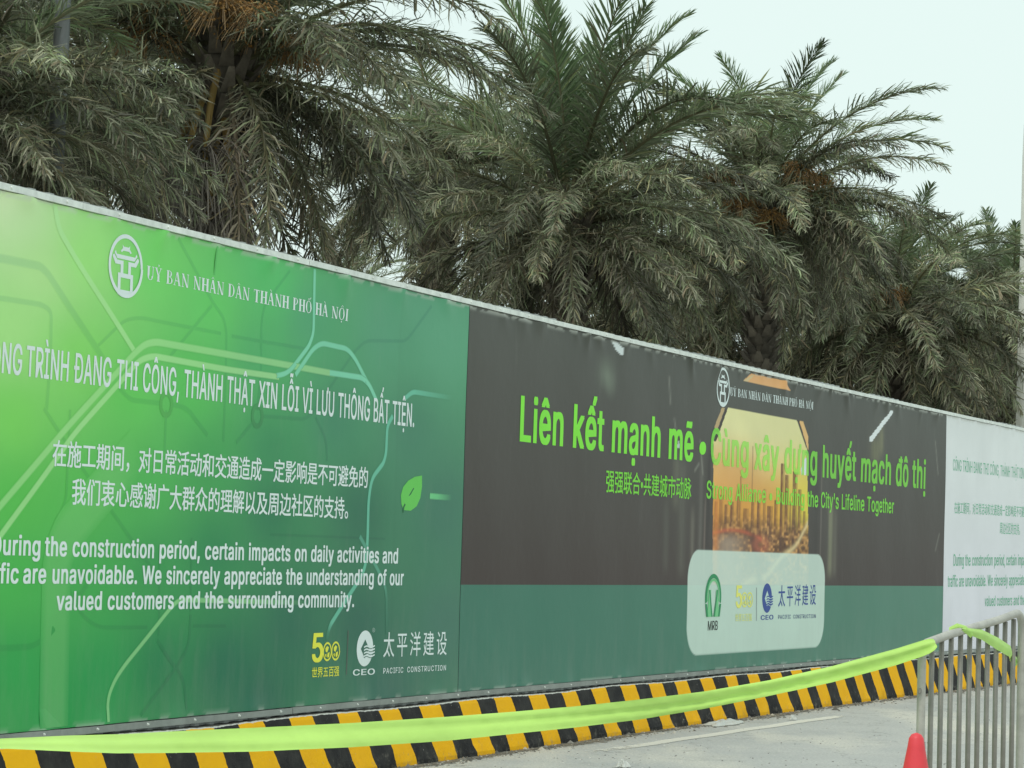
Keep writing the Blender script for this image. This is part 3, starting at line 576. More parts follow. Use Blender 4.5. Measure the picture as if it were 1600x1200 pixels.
# upright grotesque letters drawn as outlines: character, advance width | contours in thousandths
GLYPHS = """'206|78,318 70,509 136,509 128,318
,188|38,-119 68,71 137,71 84,-119
.188|95,-4 83,-3 73,1 63,9 55,18 51,29 50,41 51,53 55,64 63,73 73,81 83,85 95,87 107,85 118,81 128,73 135,64 140,53 141,41 140,29 135,18 128,9 118,1 107,-3
5453|221,-7 192,-5 165,1 140,11 118,25 99,41 83,60 71,82 63,105 60,130 122,130 125,115 130,102 138,89 148,78 160,68 173,60 188,54 204,51 221,50 241,51 259,56 276,64 291,75 304,89 314,104 322,122 326,141 328,162 326,183 321,203 314,221 303,237 290,251 275,262 257,270 238,275 218,277 201,276 184,273 167,268 152,262 139,255 128,246 67,253 96,509 366,509 366,452 151,452 134,301 136,301 148,311 162,318 178,325 194,330 212,333 229,334 252,332 274,328 294,321 313,311 330,299 345,285 358,269 370,251 379,231 386,210 390,187 391,163 388,132 381,102 369,76 352,52 332,32 309,15 282,3 253,-4
A480|16,0 201,509 276,509 463,0 395,0 287,302 264,372 232,478 245,478 213,371 191,302 85,0/110,142 110,199 370,199 370,142
B456|60,0 60,509 241,509 274,507 304,501 329,491 350,477 367,461 381,442 390,421 396,398 398,374 397,353 393,336 387,320 378,307 368,295 356,286 343,278 329,272 315,267 315,262 331,260 347,254 363,245 378,234 391,220 402,203 411,184 416,161 418,136 416,111 410,88 400,67 386,48 368,31 344,18 317,8 284,2 247,0/125,57 245,57 281,60 309,67 330,80 344,96 353,115 355,137 354,153 350,169 342,184 333,197 320,209 306,218 289,225 269,229 248,231 125,231/125,285 238,285 256,287 273,290 288,296 302,304 314,314 323,326 330,340 335,355 336,372 333,393 326,412 313,429 294,442 270,449 240,452 125,452
C510|267,-7 225,-3 186,7 150,25 119,49 92,79 70,115 53,157 44,203 40,254 44,305 53,352 70,393 92,429 119,459 150,484 186,501 225,512 267,516 293,514 317,511 340,504 362,496 383,485 402,471 419,456 435,438 448,418 459,397 467,373 473,348 408,348 404,365 397,380 389,395 380,407 369,418 357,428 344,437 330,444 315,449 300,453 284,455 267,456 237,453 209,445 184,432 161,414 141,391 125,364 113,332 106,295 103,254 106,213 113,177 125,145 141,117 161,94 184,76 210,63 237,56 267,53 284,54 300,56 315,60 330,65 344,72 357,81 369,90 380,102 389,114 397,128 404,144 408,160 473,160 467,135 459,112 448,91 435,71 420,53 402,38 383,24 363,13 341,5 317,-2 293,-6
D502|219,0 96,0 96,57 215,57 254,60 288,68 318,81 343,99 363,122 379,149 390,181 397,216 399,255 397,294 390,329 379,361 364,388 344,410 320,428 291,441 258,449 221,452 93,452 93,509 225,509 273,505 315,495 353,478 385,455 412,426 433,391 449,351 458,306 462,255 458,205 449,159 433,119 411,83 384,54 351,31 312,14 268,3/125,509 125,0 60,0 60,509
E419|60,0 60,509 372,509 372,452 125,452 125,286 355,286 355,229 125,229 125,57 375,57 375,0
F410|60,0 60,509 369,509 369,452 125,452 125,278 346,278 346,221 125,221 125,0
G520|269,-7 225,-3 185,7 149,25 118,49 91,79 69,116 53,157 43,203 40,254 43,305 53,352 69,393 91,429 117,459 149,484 184,501 223,512 265,516 291,514 316,510 340,504 363,494 384,483 403,469 421,453 436,436 449,416 460,395 468,373 474,349 408,349 402,365 395,379 387,393 378,406 368,417 356,427 344,436 330,443 315,448 300,453 283,455 265,456 236,453 209,445 183,432 160,414 141,392 125,364 113,332 106,295 103,254 106,213 113,177 125,145 141,117 161,95 184,76 210,63 238,56 269,53 296,55 322,61 345,71 365,85 382,102 396,123 407,147 413,173 415,202 434,199 283,199 283,256 478,256 478,200 475,160 466,124 451,91 431,62 406,38 377,19 344,5 308,-4
H517|60,0 60,509 125,509 125,289 392,289 392,509 457,509 457,0 392,0 392,232 125,232 125,0
I300|31,0 31,57 118,57 118,452 31,452 31,509 269,509 269,452 183,452 183,57 269,57 269,0
L393|60,0 60,509 125,509 125,57 361,57 361,0
M628|60,0 60,509 152,509 277,187 287,159 299,123 311,84 322,49 307,49 318,83 330,121 342,158 352,187 476,509 568,509 568,0 504,0 504,291 504,327 505,369 506,413 507,457 513,457 498,409 482,363 467,322 456,291 342,0 286,0 170,291 159,321 145,361 129,408 112,457 119,457 120,416 121,372 122,328 122,291 122,0
N523|60,0 60,509 136,509 343,183 363,151 388,107 414,55 405,54 401,108 399,157 399,195 399,509 463,509 463,0 387,0 202,290 177,331 148,381 108,452 119,454 122,384 124,328 125,291 125,0
O533|267,-7 225,-3 186,7 150,25 119,49 92,79 70,115 53,157 44,203 40,254 44,305 53,352 70,393 92,429 119,459 150,484 186,501 225,512 267,516 309,512 348,501 384,484 415,459 442,429 464,393 480,352 490,305 493,254 490,203 480,157 464,115 442,79 415,49 384,25 348,7 309,-3/267,53 296,55 324,63 349,76 372,94 392,116 408,144 420,176 428,213 430,254 428,295 420,332 408,365 392,392 372,415 349,433 324,446 296,453 267,456 237,453 210,445 184,433 161,415 142,392 125,364 113,332 106,295 103,254 106,213 113,176 125,144 142,117 161,94 184,76 210,63 237,55
P445|60,0 60,509 235,509 272,506 305,499 332,487 356,471 375,452 390,430 400,404 407,377 409,348 407,318 400,291 390,265 375,243 356,223 332,207 305,195 272,188 235,186 109,186 109,242 233,242 257,244 279,248 297,256 312,266 324,279 333,294 339,310 343,328 344,348 343,367 339,385 333,402 324,416 312,428 297,439 279,446 257,451 232,452 125,452 125,0
R449|60,0 60,509 236,509 273,506 305,500 333,489 356,473 376,455 390,433 401,408 407,381 409,352 407,323 401,296 390,271 376,250 356,232 333,217 305,206 273,200 236,198 96,198 96,255 234,255 258,256 280,260 298,267 313,276 325,287 334,300 340,316 344,333 345,352 344,371 340,389 334,405 325,419 313,430 298,440 279,446 258,451 233,452 125,452 125,0/353,0 230,229 303,229 428,0
S447|224,-9 188,-7 156,-1 128,9 102,23 81,40 64,60 51,83 42,109 38,137 104,137 108,118 114,102 123,88 136,76 150,66 166,59 185,53 204,50 224,49 246,50 267,54 286,60 303,69 317,79 329,92 338,106 344,122 346,139 344,154 340,168 332,179 322,189 310,197 296,205 245,222 184,239 145,253 112,269 86,289 67,313 56,341 52,372 54,400 62,425 75,448 92,468 113,484 138,498 165,508 195,514 227,516 259,514 289,508 316,498 340,484 360,468 377,449 390,427 398,403 401,378 337,378 332,402 320,421 302,437 280,449 254,456 225,459 204,457 185,454 167,448 152,440 139,430 129,418 121,405 117,391 115,376 117,359 122,345 131,334 142,324 155,315 169,308 212,293 264,279 312,264 328,256 344,248 359,238 372,226 384,213 395,198 402,180 407,161 408,139 406,112 399,87 386,64 370,43 349,25 323,11 294,0 261,-7
T449|32,452 32,509 417,509 417,452 257,452 257,0 193,0 193,452
U517|259,-8 220,-6 186,2 154,15 126,33 103,55 85,80 71,108 63,140 60,173 60,509 124,509 124,178 126,155 132,133 141,113 153,95 169,80 187,68 208,59 232,53 259,52 285,53 309,59 331,68 349,80 364,95 377,113 385,133 391,155 393,178 393,509 457,509 457,173 454,140 446,108 433,80 414,55 391,33 363,15 332,2 297,-6
V480|204,0 16,509 84,509 192,206 215,137 248,31 235,31 267,138 290,206 395,509 463,509 278,0
W686|155,0 16,509 82,509 163,196 175,145 187,94 197,40 189,40 200,94 211,145 224,196 306,509 380,509 462,196 474,145 486,94 497,40 488,40 499,94 510,145 523,196 603,509 670,509 530,0 455,0 368,323 351,391 336,475 350,475 335,395 318,323 230,0
X474|18,0 217,284 217,236 29,509 104,509 178,400 204,361 223,329 243,292 232,292 252,329 272,361 298,400 374,509 446,509 259,239 259,287 456,0 382,0 292,129 268,165 250,195 230,231 244,231 225,196 206,166 182,129 91,0
a389|160,-9 137,-7 115,-3 94,5 76,15 60,29 48,45 38,63 32,84 30,108 32,128 36,146 43,161 53,174 64,184 78,193 92,200 108,206 125,211 178,220 234,227 265,235 276,255 276,257 275,272 272,285 267,297 260,307 251,315 240,322 227,327 212,330 196,331 178,330 163,327 149,322 118,301 100,274 41,291 51,313 64,331 79,346 95,358 114,368 133,375 153,380 173,383 194,384 239,379 255,375 271,369 286,360 300,350 312,336 322,320 330,301 335,278 337,251 337,0 277,0 277,52 272,52 252,25 242,16 229,8 215,1 199,-4 181,-7/170,45 192,47 211,51 228,59 242,68 254,80 263,93 270,108 274,122 276,138 276,190 259,182 231,176 200,171 175,168 134,159 122,153 112,147 103,139 97,130 93,118 92,105 93,93 96,82 102,72 109,64 119,57 130,52 142,48 156,46
b424|229,-8 208,-7 189,-3 172,4 159,12 147,21 138,31 118,59 112,59 112,0 53,0 53,509 114,509 114,319 118,319 137,346 147,355 158,364 171,373 188,379 207,383 229,384 259,382 287,374 313,361 335,342 354,320 370,293 381,261 388,227 390,189 388,151 381,116 370,84 355,57 336,34 313,16 288,3 260,-6/220,47 242,49 262,55 279,66 294,80 306,97 316,117 323,139 327,163 328,189 327,215 323,239 316,261 307,281 295,298 280,311 262,322 243,328 220,330 198,328 178,322 161,312 147,299 134,282 125,263 118,241 114,216 113,189 114,162 118,138 125,115 135,95 147,78 162,65 179,55 198,49
c396|207,-8 174,-5 144,3 117,16 93,35 72,58 56,85 44,116 37,150 34,187 37,225 44,260 56,291 72,318 93,341 117,360 144,374 174,382 207,384 226,384 243,381 260,377 276,371 291,364 305,356 318,346 330,335 340,322 349,308 356,293 362,277 303,262 290,289 270,311 242,325 207,330 184,328 163,321 145,310 130,296 118,278 108,258 102,236 98,212 96,187 98,163 102,139 108,117 118,97 130,80 145,66 163,55 184,49 207,46 243,52 271,66 292,89 304,117 363,102 357,86 350,70 341,56 331,43 319,32 306,21 292,12 277,5 261,-1 244,-5 226,-7
d424|195,-8 165,-6 137,3 111,16 89,34 70,57 55,84 43,116 36,151 34,189 36,227 43,261 55,293 70,320 89,342 112,361 137,374 165,382 196,384 218,383 237,379 253,373 267,364 278,355 287,346 306,319 311,319 311,509 372,509 372,0 313,0 313,59 307,59 287,31 277,21 266,12 252,4 236,-3 217,-7/205,47 226,49 246,55 263,65 278,78 290,95 299,115 306,138 310,162 312,189 310,216 306,241 300,263 290,282 278,299 263,312 246,322 227,328 205,330 182,328 162,322 145,311 130,298 118,281 108,261 102,239 98,215 96,189 98,163 102,139 109,117 118,97 130,80 145,66 162,55 182,49
e404|212,-8 177,-5 145,3 117,16 92,35 72,58 56,85 44,116 37,150 34,187 36,224 44,258 55,290 71,317 91,340 115,359 142,373 172,382 205,384 226,383 246,380 266,374 285,366 303,355 319,341 334,324 347,305 357,282 365,256 370,227 371,194 371,169 75,169 75,221 338,221 310,202 308,226 304,248 298,269 288,286 277,301 263,314 246,323 227,328 205,330 183,328 164,323 146,313 131,301 119,286 109,270 102,251 97,231 96,211 96,178 98,151 102,127 110,106 121,88 135,73 151,61 169,53 190,48 212,46 227,47 241,49 254,53 265,58 276,65 285,73 294,82 300,93 306,105 365,91 358,72 348,55 335,39 320,26 302,14 283,4 261,-3 237,-7
f254|228,379 228,327 6,327 6,379/81,0 81,432 82,452 87,470 96,486 107,499 120,510 135,519 152,525 169,529 187,530 222,527 243,521 227,468 215,472 195,474 178,472 164,468 154,460 147,449 143,435 142,419 142,0
g425|207,-151 180,-149 156,-146 134,-140 114,-132 97,-122 82,-110 70,-97 59,-84 51,-69 101,-41 122,-66 131,-74 142,-82 154,-88 169,-93 187,-96 207,-97 236,-95 261,-87 282,-75 298,-58 308,-34 311,-6 311,68 306,68 287,41 277,32 266,23 252,16 236,10 217,6 195,5 165,7 138,14 113,27 90,43 71,65 55,90 43,120 36,154 34,191 36,229 43,263 55,293 71,320 90,342 112,361 138,374 166,382 196,384 218,383 237,379 253,373 267,365 279,356 288,346 308,319 313,319 313,379 372,379 372,-9 370,-40 363,-67 350,-90 334,-109 314,-124 291,-136 265,-144 237,-149/205,59 227,61 246,66 264,75 278,87 290,103 300,121 307,142 311,166 312,193 311,219 307,242 300,264 291,283 279,299 264,312 247,322 227,328 205,330 182,328 163,322 145,312 130,298 118,282 109,262 102,241 98,218 96,193 98,167 102,144 109,123 118,104 131,88 145,76 163,66 183,61
h410|114,227 114,0 53,0 53,509 114,509 114,287 102,287 116,319 132,344 152,362 175,374 200,382 227,384 252,383 275,377 295,369 313,356 328,340 341,321 350,298 355,271 357,240 357,0 296,0 296,235 293,263 286,286 273,304 256,318 235,326 210,329 192,328 176,324 161,317 147,308 136,297 126,283 119,266 115,248
i167|53,0 53,379 114,379 114,0/84,443 73,444 63,448 54,455 47,463 43,472 41,483 43,494 47,504 54,512 63,518 73,522 84,524 95,522 105,518 114,512 121,504 125,494 126,483 125,472 121,463 114,455 105,448 95,444
k381|110,137 110,212 121,212 284,379 360,379 184,199 177,199/53,0 53,509 114,509 114,0/294,0 148,186 191,229 372,0
l189|139,-2 112,0 91,8 74,20 62,37 55,59 53,84 53,509 114,509 114,99 114,83 117,71 120,62 126,57 135,53 146,52 160,53 170,54 181,3 162,-1
m610|53,0 53,379 112,379 112,295 108,295 114,314 122,331 132,346 144,358 158,368 172,376 187,382 203,385 219,386 245,383 268,375 287,361 303,342 314,320 321,295 312,295 318,312 326,329 337,343 350,356 364,366 381,375 398,381 417,385 437,386 458,385 478,380 497,372 514,361 529,346 541,328 550,307 555,283 557,255 557,0 496,0 496,254 493,279 485,298 473,313 456,323 438,329 419,330 402,329 387,326 374,320 363,312 353,302 345,290 340,277 336,263 335,247 335,0 274,0 274,260 272,280 265,297 253,311 238,322 220,328 199,330 185,329 171,326 158,320 145,312 135,302 126,289 119,274 115,257 114,238 114,0
n410|114,227 114,0 53,0 53,379 112,379 112,287 102,287 116,319 132,344 152,362 175,374 200,382 227,384 252,383 275,377 295,369 313,356 328,340 341,321 350,298 355,271 357,240 357,0 296,0 296,235 293,263 286,286 273,304 256,318 235,326 210,329 192,328 176,324 161,317 147,308 136,297 126,283 119,266 115,248
o415|207,-8 174,-5 144,3 117,16 93,35 72,58 56,85 44,116 37,150 34,187 37,225 44,260 56,291 72,318 93,341 117,360 144,374 174,382 207,384 241,382 271,374 299,360 323,341 343,318 359,291 371,260 379,225 381,187 379,150 371,116 359,85 343,58 323,35 299,16 271,3 241,-5/207,46 231,49 252,55 270,66 285,80 298,97 307,117 314,139 318,163 319,187 318,212 314,236 307,258 298,278 285,296 270,310 252,321 231,328 207,330 184,328 163,321 145,310 130,296 118,278 108,258 102,236 98,212 96,187 98,163 102,139 108,117 118,97 130,80 145,66 163,55 184,49
p424|53,-143 53,379 112,379 112,319 118,319 137,346 147,355 158,364 171,373 188,379 207,383 229,384 259,382 287,374 313,361 335,342 354,320 370,293 381,261 388,227 390,189 388,151 381,116 370,84 355,57 336,34 313,16 288,3 260,-6 229,-8 208,-7 189,-3 173,4 159,12 147,21 138,31 118,59 114,59 114,-143/220,47 242,49 262,55 279,66 294,80 306,97 316,117 323,139 327,163 328,189 327,215 323,239 316,261 307,281 295,298 280,311 262,322 243,328 220,330 198,328 178,322 161,312 147,299 134,282 125,263 118,241 114,216 113,189 114,162 118,138 125,115 135,95 147,78 162,65 179,55 198,49
r259|53,0 53,379 112,379 112,321 115,321 124,339 137,354 152,367 171,377 191,383 213,385 229,384 243,384 243,322 230,324 207,326 190,324 174,321 159,315 146,306 135,296 126,284 119,269 115,254 114,237 114,0
s365|182,-8 157,-7 133,-3 112,3 93,12 76,24 62,38 50,54 41,73 36,94 94,107 101,87 111,72 124,60 141,52 160,47 181,45 206,47 227,53 244,62 258,74 265,88 268,103 266,115 262,126 254,136 243,144 229,150 212,155 149,170 118,180 92,192 72,208 58,227 50,249 47,274 49,295 55,314 65,332 79,347 95,360 115,370 137,378 161,383 187,384 212,383 234,379 254,372 271,363 286,352 299,339 309,324 318,308 324,290 268,277 262,291 254,304 243,316 228,325 210,331 187,333 166,331 147,326 131,317 119,305 111,292 109,277 110,264 115,253 124,243 136,235 152,229 172,223 229,209 261,200 287,187 306,171 320,153 328,131 331,107 329,85 323,65 312,47 298,31 281,18 260,6 236,-2 210,-7
t227|204,379 204,327 6,327 6,379/65,471 126,471 126,98 127,83 130,70 136,61 144,55 156,51 170,50 185,51 202,54 213,2 192,-3 168,-4 138,-1 113,7 92,21 77,41 68,64 65,93
u410|182,-5 158,-3 135,2 115,11 97,23 82,39 69,59 60,82 54,109 53,139 53,379 114,379 114,144 116,117 124,94 137,75 154,61 175,53 200,50 218,51 234,55 249,62 263,71 274,83 283,97 290,113 295,132 296,153 296,379 357,379 357,0 298,0 298,92 307,92 294,60 277,35 257,17 234,5 209,-3
v389|163,0 17,379 84,379 165,155 187,87 206,21 184,21 203,87 224,155 305,379 371,379 226,0
x379|21,0 171,218 171,171 29,379 100,379 147,306 179,253 207,206 175,206 202,253 233,306 282,379 352,379 209,169 209,214 358,0 287,0 231,85 200,136 173,182 205,182 178,136 148,85 91,0
y389|47,-139 61,-86 71,-87 104,-89 113,-86 122,-81 130,-74 138,-64 145,-51 151,-36 163,-1 17,379 84,379 165,155 187,87 206,21 184,21 202,87 224,155 305,379 371,379 204,-58 196,-77 187,-93 177,-107 165,-119 153,-128 139,-136 125,-141 109,-144 91,-145 65,-143
®463|231,118 205,120 179,125 154,134 131,145 110,160 91,177 74,196 60,217 48,240 40,264 35,290 33,317 35,344 40,369 48,394 60,417 74,438 91,457 110,474 131,488 154,500 179,509 205,514 231,516 258,514 284,509 309,500 332,488 353,474 372,457 389,438 403,417 415,394 423,369 428,344 430,317 428,290 423,264 415,240 403,217 389,196 372,177 353,160 332,145 309,134 284,125 258,120/231,166 258,169 284,175 307,187 328,202 347,220 362,241 373,265 380,290 382,317 380,344 373,369 362,393 347,414 328,432 307,447 284,458 258,465 231,467 205,465 180,458 156,447 135,432 116,414 101,393 90,369 83,344 81,317 83,290 90,265 101,241 116,220 135,202 156,187 180,175 205,169/273,226 228,312 273,312 319,226/161,226 161,409 253,409 279,402 302,383 307,374 310,363 311,350 310,338 307,326 302,316 278,295 250,287 185,287 185,319 239,319 257,327 267,350 266,360 262,367 257,372 239,378 203,378 203,226
À480|16,0 201,509 276,509 463,0 395,0 287,302 264,372 232,478 245,478 213,371 191,302 85,0/110,142 110,199 370,199 370,142/216,558 150,659 218,659 266,558
Ì300|31,0 31,57 118,57 118,452 31,452 31,509 269,509 269,452 183,452 183,57 269,57 269,0/126,558 60,659 129,659 177,558
Ô533|267,-7 225,-3 186,7 150,25 119,49 92,79 70,115 53,157 44,203 40,254 44,305 53,352 70,393 92,429 119,459 150,484 186,501 225,512 267,516 309,512 348,501 384,484 415,459 442,429 464,393 480,352 490,305 493,254 490,203 480,157 464,115 442,79 415,49 384,25 348,7 309,-3/267,53 296,55 324,63 349,76 372,94 392,116 408,144 420,176 428,213 430,254 428,295 420,332 408,365 392,392 372,415 349,433 324,446 296,453 267,456 237,453 210,445 184,433 161,415 142,392 125,364 113,332 106,295 103,254 106,213 113,176 125,144 142,117 161,94 184,76 210,63 237,55/218,565 158,565 158,567 238,659 296,659 377,567 377,565 315,565 267,624
â389|160,-9 137,-7 115,-3 94,5 76,15 60,29 48,45 38,63 32,84 30,108 32,128 36,146 43,161 53,174 64,184 78,193 92,200 108,206 125,211 178,220 234,227 265,235 276,255 276,257 275,272 272,285 267,297 260,307 251,315 240,322 227,327 212,330 196,331 178,330 163,327 149,322 118,301 100,274 41,291 51,313 64,331 79,346 95,358 114,368 133,375 153,380 173,383 194,384 239,379 255,375 271,369 286,360 300,350 312,336 322,320 330,301 335,278 337,251 337,0 277,0 277,52 272,52 252,25 242,16 229,8 215,1 199,-4 181,-7/170,45 192,47 211,51 228,59 242,68 254,80 263,93 270,108 274,122 276,138 276,190 259,182 231,176 200,171 175,168 134,159 122,153 112,147 103,139 97,130 93,118 92,105 93,93 96,82 102,72 109,64 119,57 130,52 142,48 156,46/140,435 80,435 80,438 160,529 218,529 299,438 299,435 238,435 189,495
ê404|212,-8 177,-5 145,3 117,16 92,35 72,58 56,85 44,116 37,150 34,187 36,224 44,258 55,290 71,317 91,340 115,359 142,373 172,382 205,384 226,383 246,380 266,374 285,366 303,355 319,341 334,324 347,305 357,282 365,256 370,227 371,194 371,169 75,169 75,221 338,221 310,202 308,226 304,248 298,269 288,286 277,301 263,314 246,323 227,328 205,330 183,328 164,323 146,313 131,301 119,286 109,270 102,251 97,231 96,211 96,178 98,151 102,127 110,106 121,88 135,73 151,61 169,53 190,48 212,46 227,47 241,49 254,53 265,58 276,65 285,73 294,82 300,93 306,105 365,91 358,72 348,55 335,39 320,26 302,14 283,4 261,-3 237,-7/155,435 95,435 95,438 175,529 233,529 313,438 313,435 252,435 204,495
ô415|207,-8 174,-5 144,3 117,16 93,35 72,58 56,85 44,116 37,150 34,187 37,225 44,260 56,291 72,318 93,341 117,360 144,374 174,382 207,384 241,382 271,374 299,360 323,341 343,318 359,291 371,260 379,225 381,187 379,150 371,116 359,85 343,58 323,35 299,16 271,3 241,-5/207,46 231,49 252,55 270,66 285,80 298,97 307,117 314,139 318,163 319,187 318,212 314,236 307,258 298,278 285,296 270,310 252,321 231,328 207,330 184,328 163,321 145,310 130,296 118,278 108,258 102,236 98,212 96,187 98,163 102,139 108,117 118,97 130,80 145,66 163,55 184,49/158,435 98,435 98,438 178,529 236,529 317,438 317,435 256,435 207,495
ù410|182,-5 158,-3 135,2 115,11 97,23 82,39 69,59 60,82 54,109 53,139 53,379 114,379 114,144 116,117 124,94 137,75 154,61 175,53 200,50 218,51 234,55 249,62 263,71 274,83 283,97 290,113 295,132 296,153 296,379 357,379 357,0 298,0 298,92 307,92 294,60 277,35 257,17 234,5 209,-3/181,429 115,529 183,529 231,429
Đ513|230,0 107,0 107,57 226,57 265,60 299,68 329,81 354,99 374,122 390,149 401,181 408,216 410,255 408,294 401,329 390,361 375,388 355,410 330,428 302,441 269,449 232,452 104,452 104,509 236,509 283,505 326,495 363,478 396,455 423,426 444,391 460,351 469,306 473,255 469,205 460,159 444,119 422,83 395,54 362,31 323,14 279,3/136,509 136,0 71,0 71,509/7,228 7,281 270,281 270,228
đ424|195,-8 165,-6 137,3 111,16 89,34 70,57 55,84 43,116 36,151 34,189 36,227 43,261 55,293 70,320 89,342 112,361 137,374 165,382 196,384 218,383 237,379 253,373 267,364 278,355 287,346 306,319 311,319 311,509 372,509 372,0 313,0 313,59 307,59 287,31 277,21 266,12 252,4 236,-3 217,-7/205,47 226,49 246,55 263,65 278,78 290,95 299,115 306,138 310,162 312,189 310,216 306,241 300,263 290,282 278,299 263,312 246,322 227,328 205,330 182,328 162,322 145,311 130,298 118,281 108,261 102,239 98,215 96,189 98,163 102,139 109,117 118,97 130,80 145,66 162,55 182,49/202,420 202,467 422,467 422,420
Ư515|394,460 394,509 455,509 461,515 461,581 519,581 519,518 518,500 513,485 505,474 494,466 479,461 461,460/259,-8 220,-6 186,2 154,15 126,33 103,55 85,80 71,108 63,140 60,173 60,509 124,509 124,178 126,155 132,133 141,113 153,95 169,80 187,68 208,59 232,53 259,52 285,53 309,59 331,68 349,80 364,95 377,113 385,133 391,155 393,178 393,509 457,509 457,173 454,140 446,108 433,80 414,55 391,33 363,15 332,2 297,-6
ạ389|160,-9 137,-7 115,-3 94,5 76,15 60,29 48,45 38,63 32,84 30,108 32,128 36,146 43,161 53,174 64,184 78,193 92,200 108,206 125,211 178,220 234,227 265,235 276,255 276,257 275,272 272,285 267,297 260,307 251,315 240,322 227,327 212,330 196,331 178,330 163,327 149,322 118,301 100,274 41,291 51,313 64,331 79,346 95,358 114,368 133,375 153,380 173,383 194,384 239,379 255,375 271,369 286,360 300,350 312,336 322,320 330,301 335,278 337,251 337,0 277,0 277,52 272,52 252,25 242,16 229,8 215,1 199,-4 181,-7/170,45 192,47 211,51 228,59 242,68 254,80 263,93 270,108 274,122 276,138 276,190 259,182 231,176 200,171 175,168 134,159 122,153 112,147 103,139 97,130 93,118 92,105 93,93 96,82 102,72 109,64 119,57 130,52 142,48 156,46/190,-144 179,-143 169,-139 160,-133 153,-124 149,-115 147,-104 149,-93 153,-84 160,-75 169,-69 179,-65 190,-64 201,-65 211,-69 220,-75 227,-84 231,-93 233,-104 231,-115 227,-124 220,-133 211,-139 201,-143
Ấ480|16,0 201,509 276,509 463,0 395,0 287,302 264,372 232,478 245,478 213,371 191,302 85,0/110,142 110,199 370,199 370,142/193,555 132,555 132,558 213,649 271,649 351,558 351,555 290,555 242,615/288,676 336,770 404,770 338,676
Ậ480|16,0 201,509 276,509 463,0 395,0 287,302 264,372 232,478 245,478 213,371 191,302 85,0/110,142 110,199 370,199 370,142/191,565 130,565 130,567 211,659 269,659 349,567 349,565 288,565 240,624/241,-144 230,-143 220,-139 211,-133 204,-124 200,-115 198,-104 200,-93 204,-84 211,-75 220,-69 230,-65 241,-64 252,-65 262,-69 271,-75 278,-84 282,-93 283,-104 282,-115 278,-124 271,-133 262,-139 252,-143
ẽ404|212,-8 177,-5 145,3 117,16 92,35 72,58 56,85 44,116 37,150 34,187 36,224 44,258 55,290 71,317 91,340 115,359 142,373 172,382 205,384 226,383 246,380 266,374 285,366 303,355 319,341 334,324 347,305 357,282 365,256 370,227 371,194 371,169 75,169 75,221 338,221 310,202 308,226 304,248 298,269 288,286 277,301 263,314 246,323 227,328 205,330 183,328 164,323 146,313 131,301 119,286 109,270 102,251 97,231 96,211 96,178 98,151 102,127 110,106 121,88 135,73 151,61 169,53 190,48 212,46 227,47 241,49 254,53 265,58 276,65 285,73 294,82 300,93 306,105 365,91 358,72 348,55 335,39 320,26 302,14 283,4 261,-3 237,-7/249,446 224,450 201,460 181,470 166,475 152,466 147,448 105,448 107,467 112,484 119,498 130,509 143,516 160,518 184,514 206,504 224,494 242,490 255,496 261,517 303,517 301,497 296,480 288,466 277,455 264,448
ế404|212,-8 177,-5 145,3 117,16 92,35 72,58 56,85 44,116 37,150 34,187 36,224 44,258 55,290 71,317 91,340 115,359 142,373 172,382 205,384 226,383 246,380 266,374 285,366 303,355 319,341 334,324 347,305 357,282 365,256 370,227 371,194 371,169 75,169 75,221 338,221 310,202 308,226 304,248 298,269 288,286 277,301 263,314 246,323 227,328 205,330 183,328 164,323 146,313 131,301 119,286 109,270 102,251 97,231 96,211 96,178 98,151 102,127 110,106 121,88 135,73 151,61 169,53 190,48 212,46 227,47 241,49 254,53 265,58 276,65 285,73 294,82 300,93 306,105 365,91 358,72 348,55 335,39 320,26 302,14 283,4 261,-3 237,-7/157,426 97,426 97,428 177,520 235,520 315,428 315,426 254,426 206,485/252,547 300,641 368,641 302,547
Ệ419|60,0 60,509 372,509 372,452 125,452 125,286 355,286 355,229 125,229 125,57 375,57 375,0/169,565 109,565 109,567 189,659 247,659 327,567 327,565 266,565 218,624/219,-144 208,-143 198,-139 189,-133 182,-124 178,-115 177,-104 178,-93 182,-84 189,-75 198,-69 208,-65 219,-64 230,-65 240,-69 249,-75 256,-84 260,-93 262,-104 260,-115 256,-124 249,-133 240,-139 230,-143
ị167|53,0 53,379 114,379 114,0/84,443 73,444 63,448 54,455 47,463 43,472 41,483 43,494 47,504 54,512 63,518 73,522 84,524 95,522 105,518 114,512 121,504 125,494 126,483 125,472 121,463 114,455 105,448 95,444/84,-144 73,-143 63,-139 54,-133 48,-124 43,-115 42,-104 43,-93 48,-84 54,-75 63,-69 73,-65 84,-64 96,-65 106,-69 115,-75 121,-84 126,-93 127,-104 126,-115 121,-124 115,-133 106,-139 96,-143
Ỗ533|267,-7 225,-3 186,7 150,25 119,49 92,79 70,115 53,157 44,203 40,254 44,305 53,352 70,393 92,429 119,459 150,484 186,501 225,512 267,516 309,512 348,501 384,484 415,459 442,429 464,393 480,352 490,305 493,254 490,203 480,157 464,115 442,79 415,49 384,25 348,7 309,-3/267,53 296,55 324,63 349,76 372,94 392,116 408,144 420,176 428,213 430,254 428,295 420,332 408,365 392,392 372,415 349,433 324,446 296,453 267,456 237,453 210,445 184,433 161,415 142,392 125,364 113,332 106,295 103,254 106,213 113,176 125,144 142,117 161,94 184,76 210,63 237,55/220,555 160,555 160,558 240,649 298,649 379,558 379,555 318,555 269,615/313,686 289,690 266,700 246,710 230,714 217,706 212,687 169,687 171,707 176,724 184,738 194,749 208,756 225,758 249,754 270,744 289,734 307,729 320,736 326,757 368,757 366,737 360,720 353,705 342,695 329,688
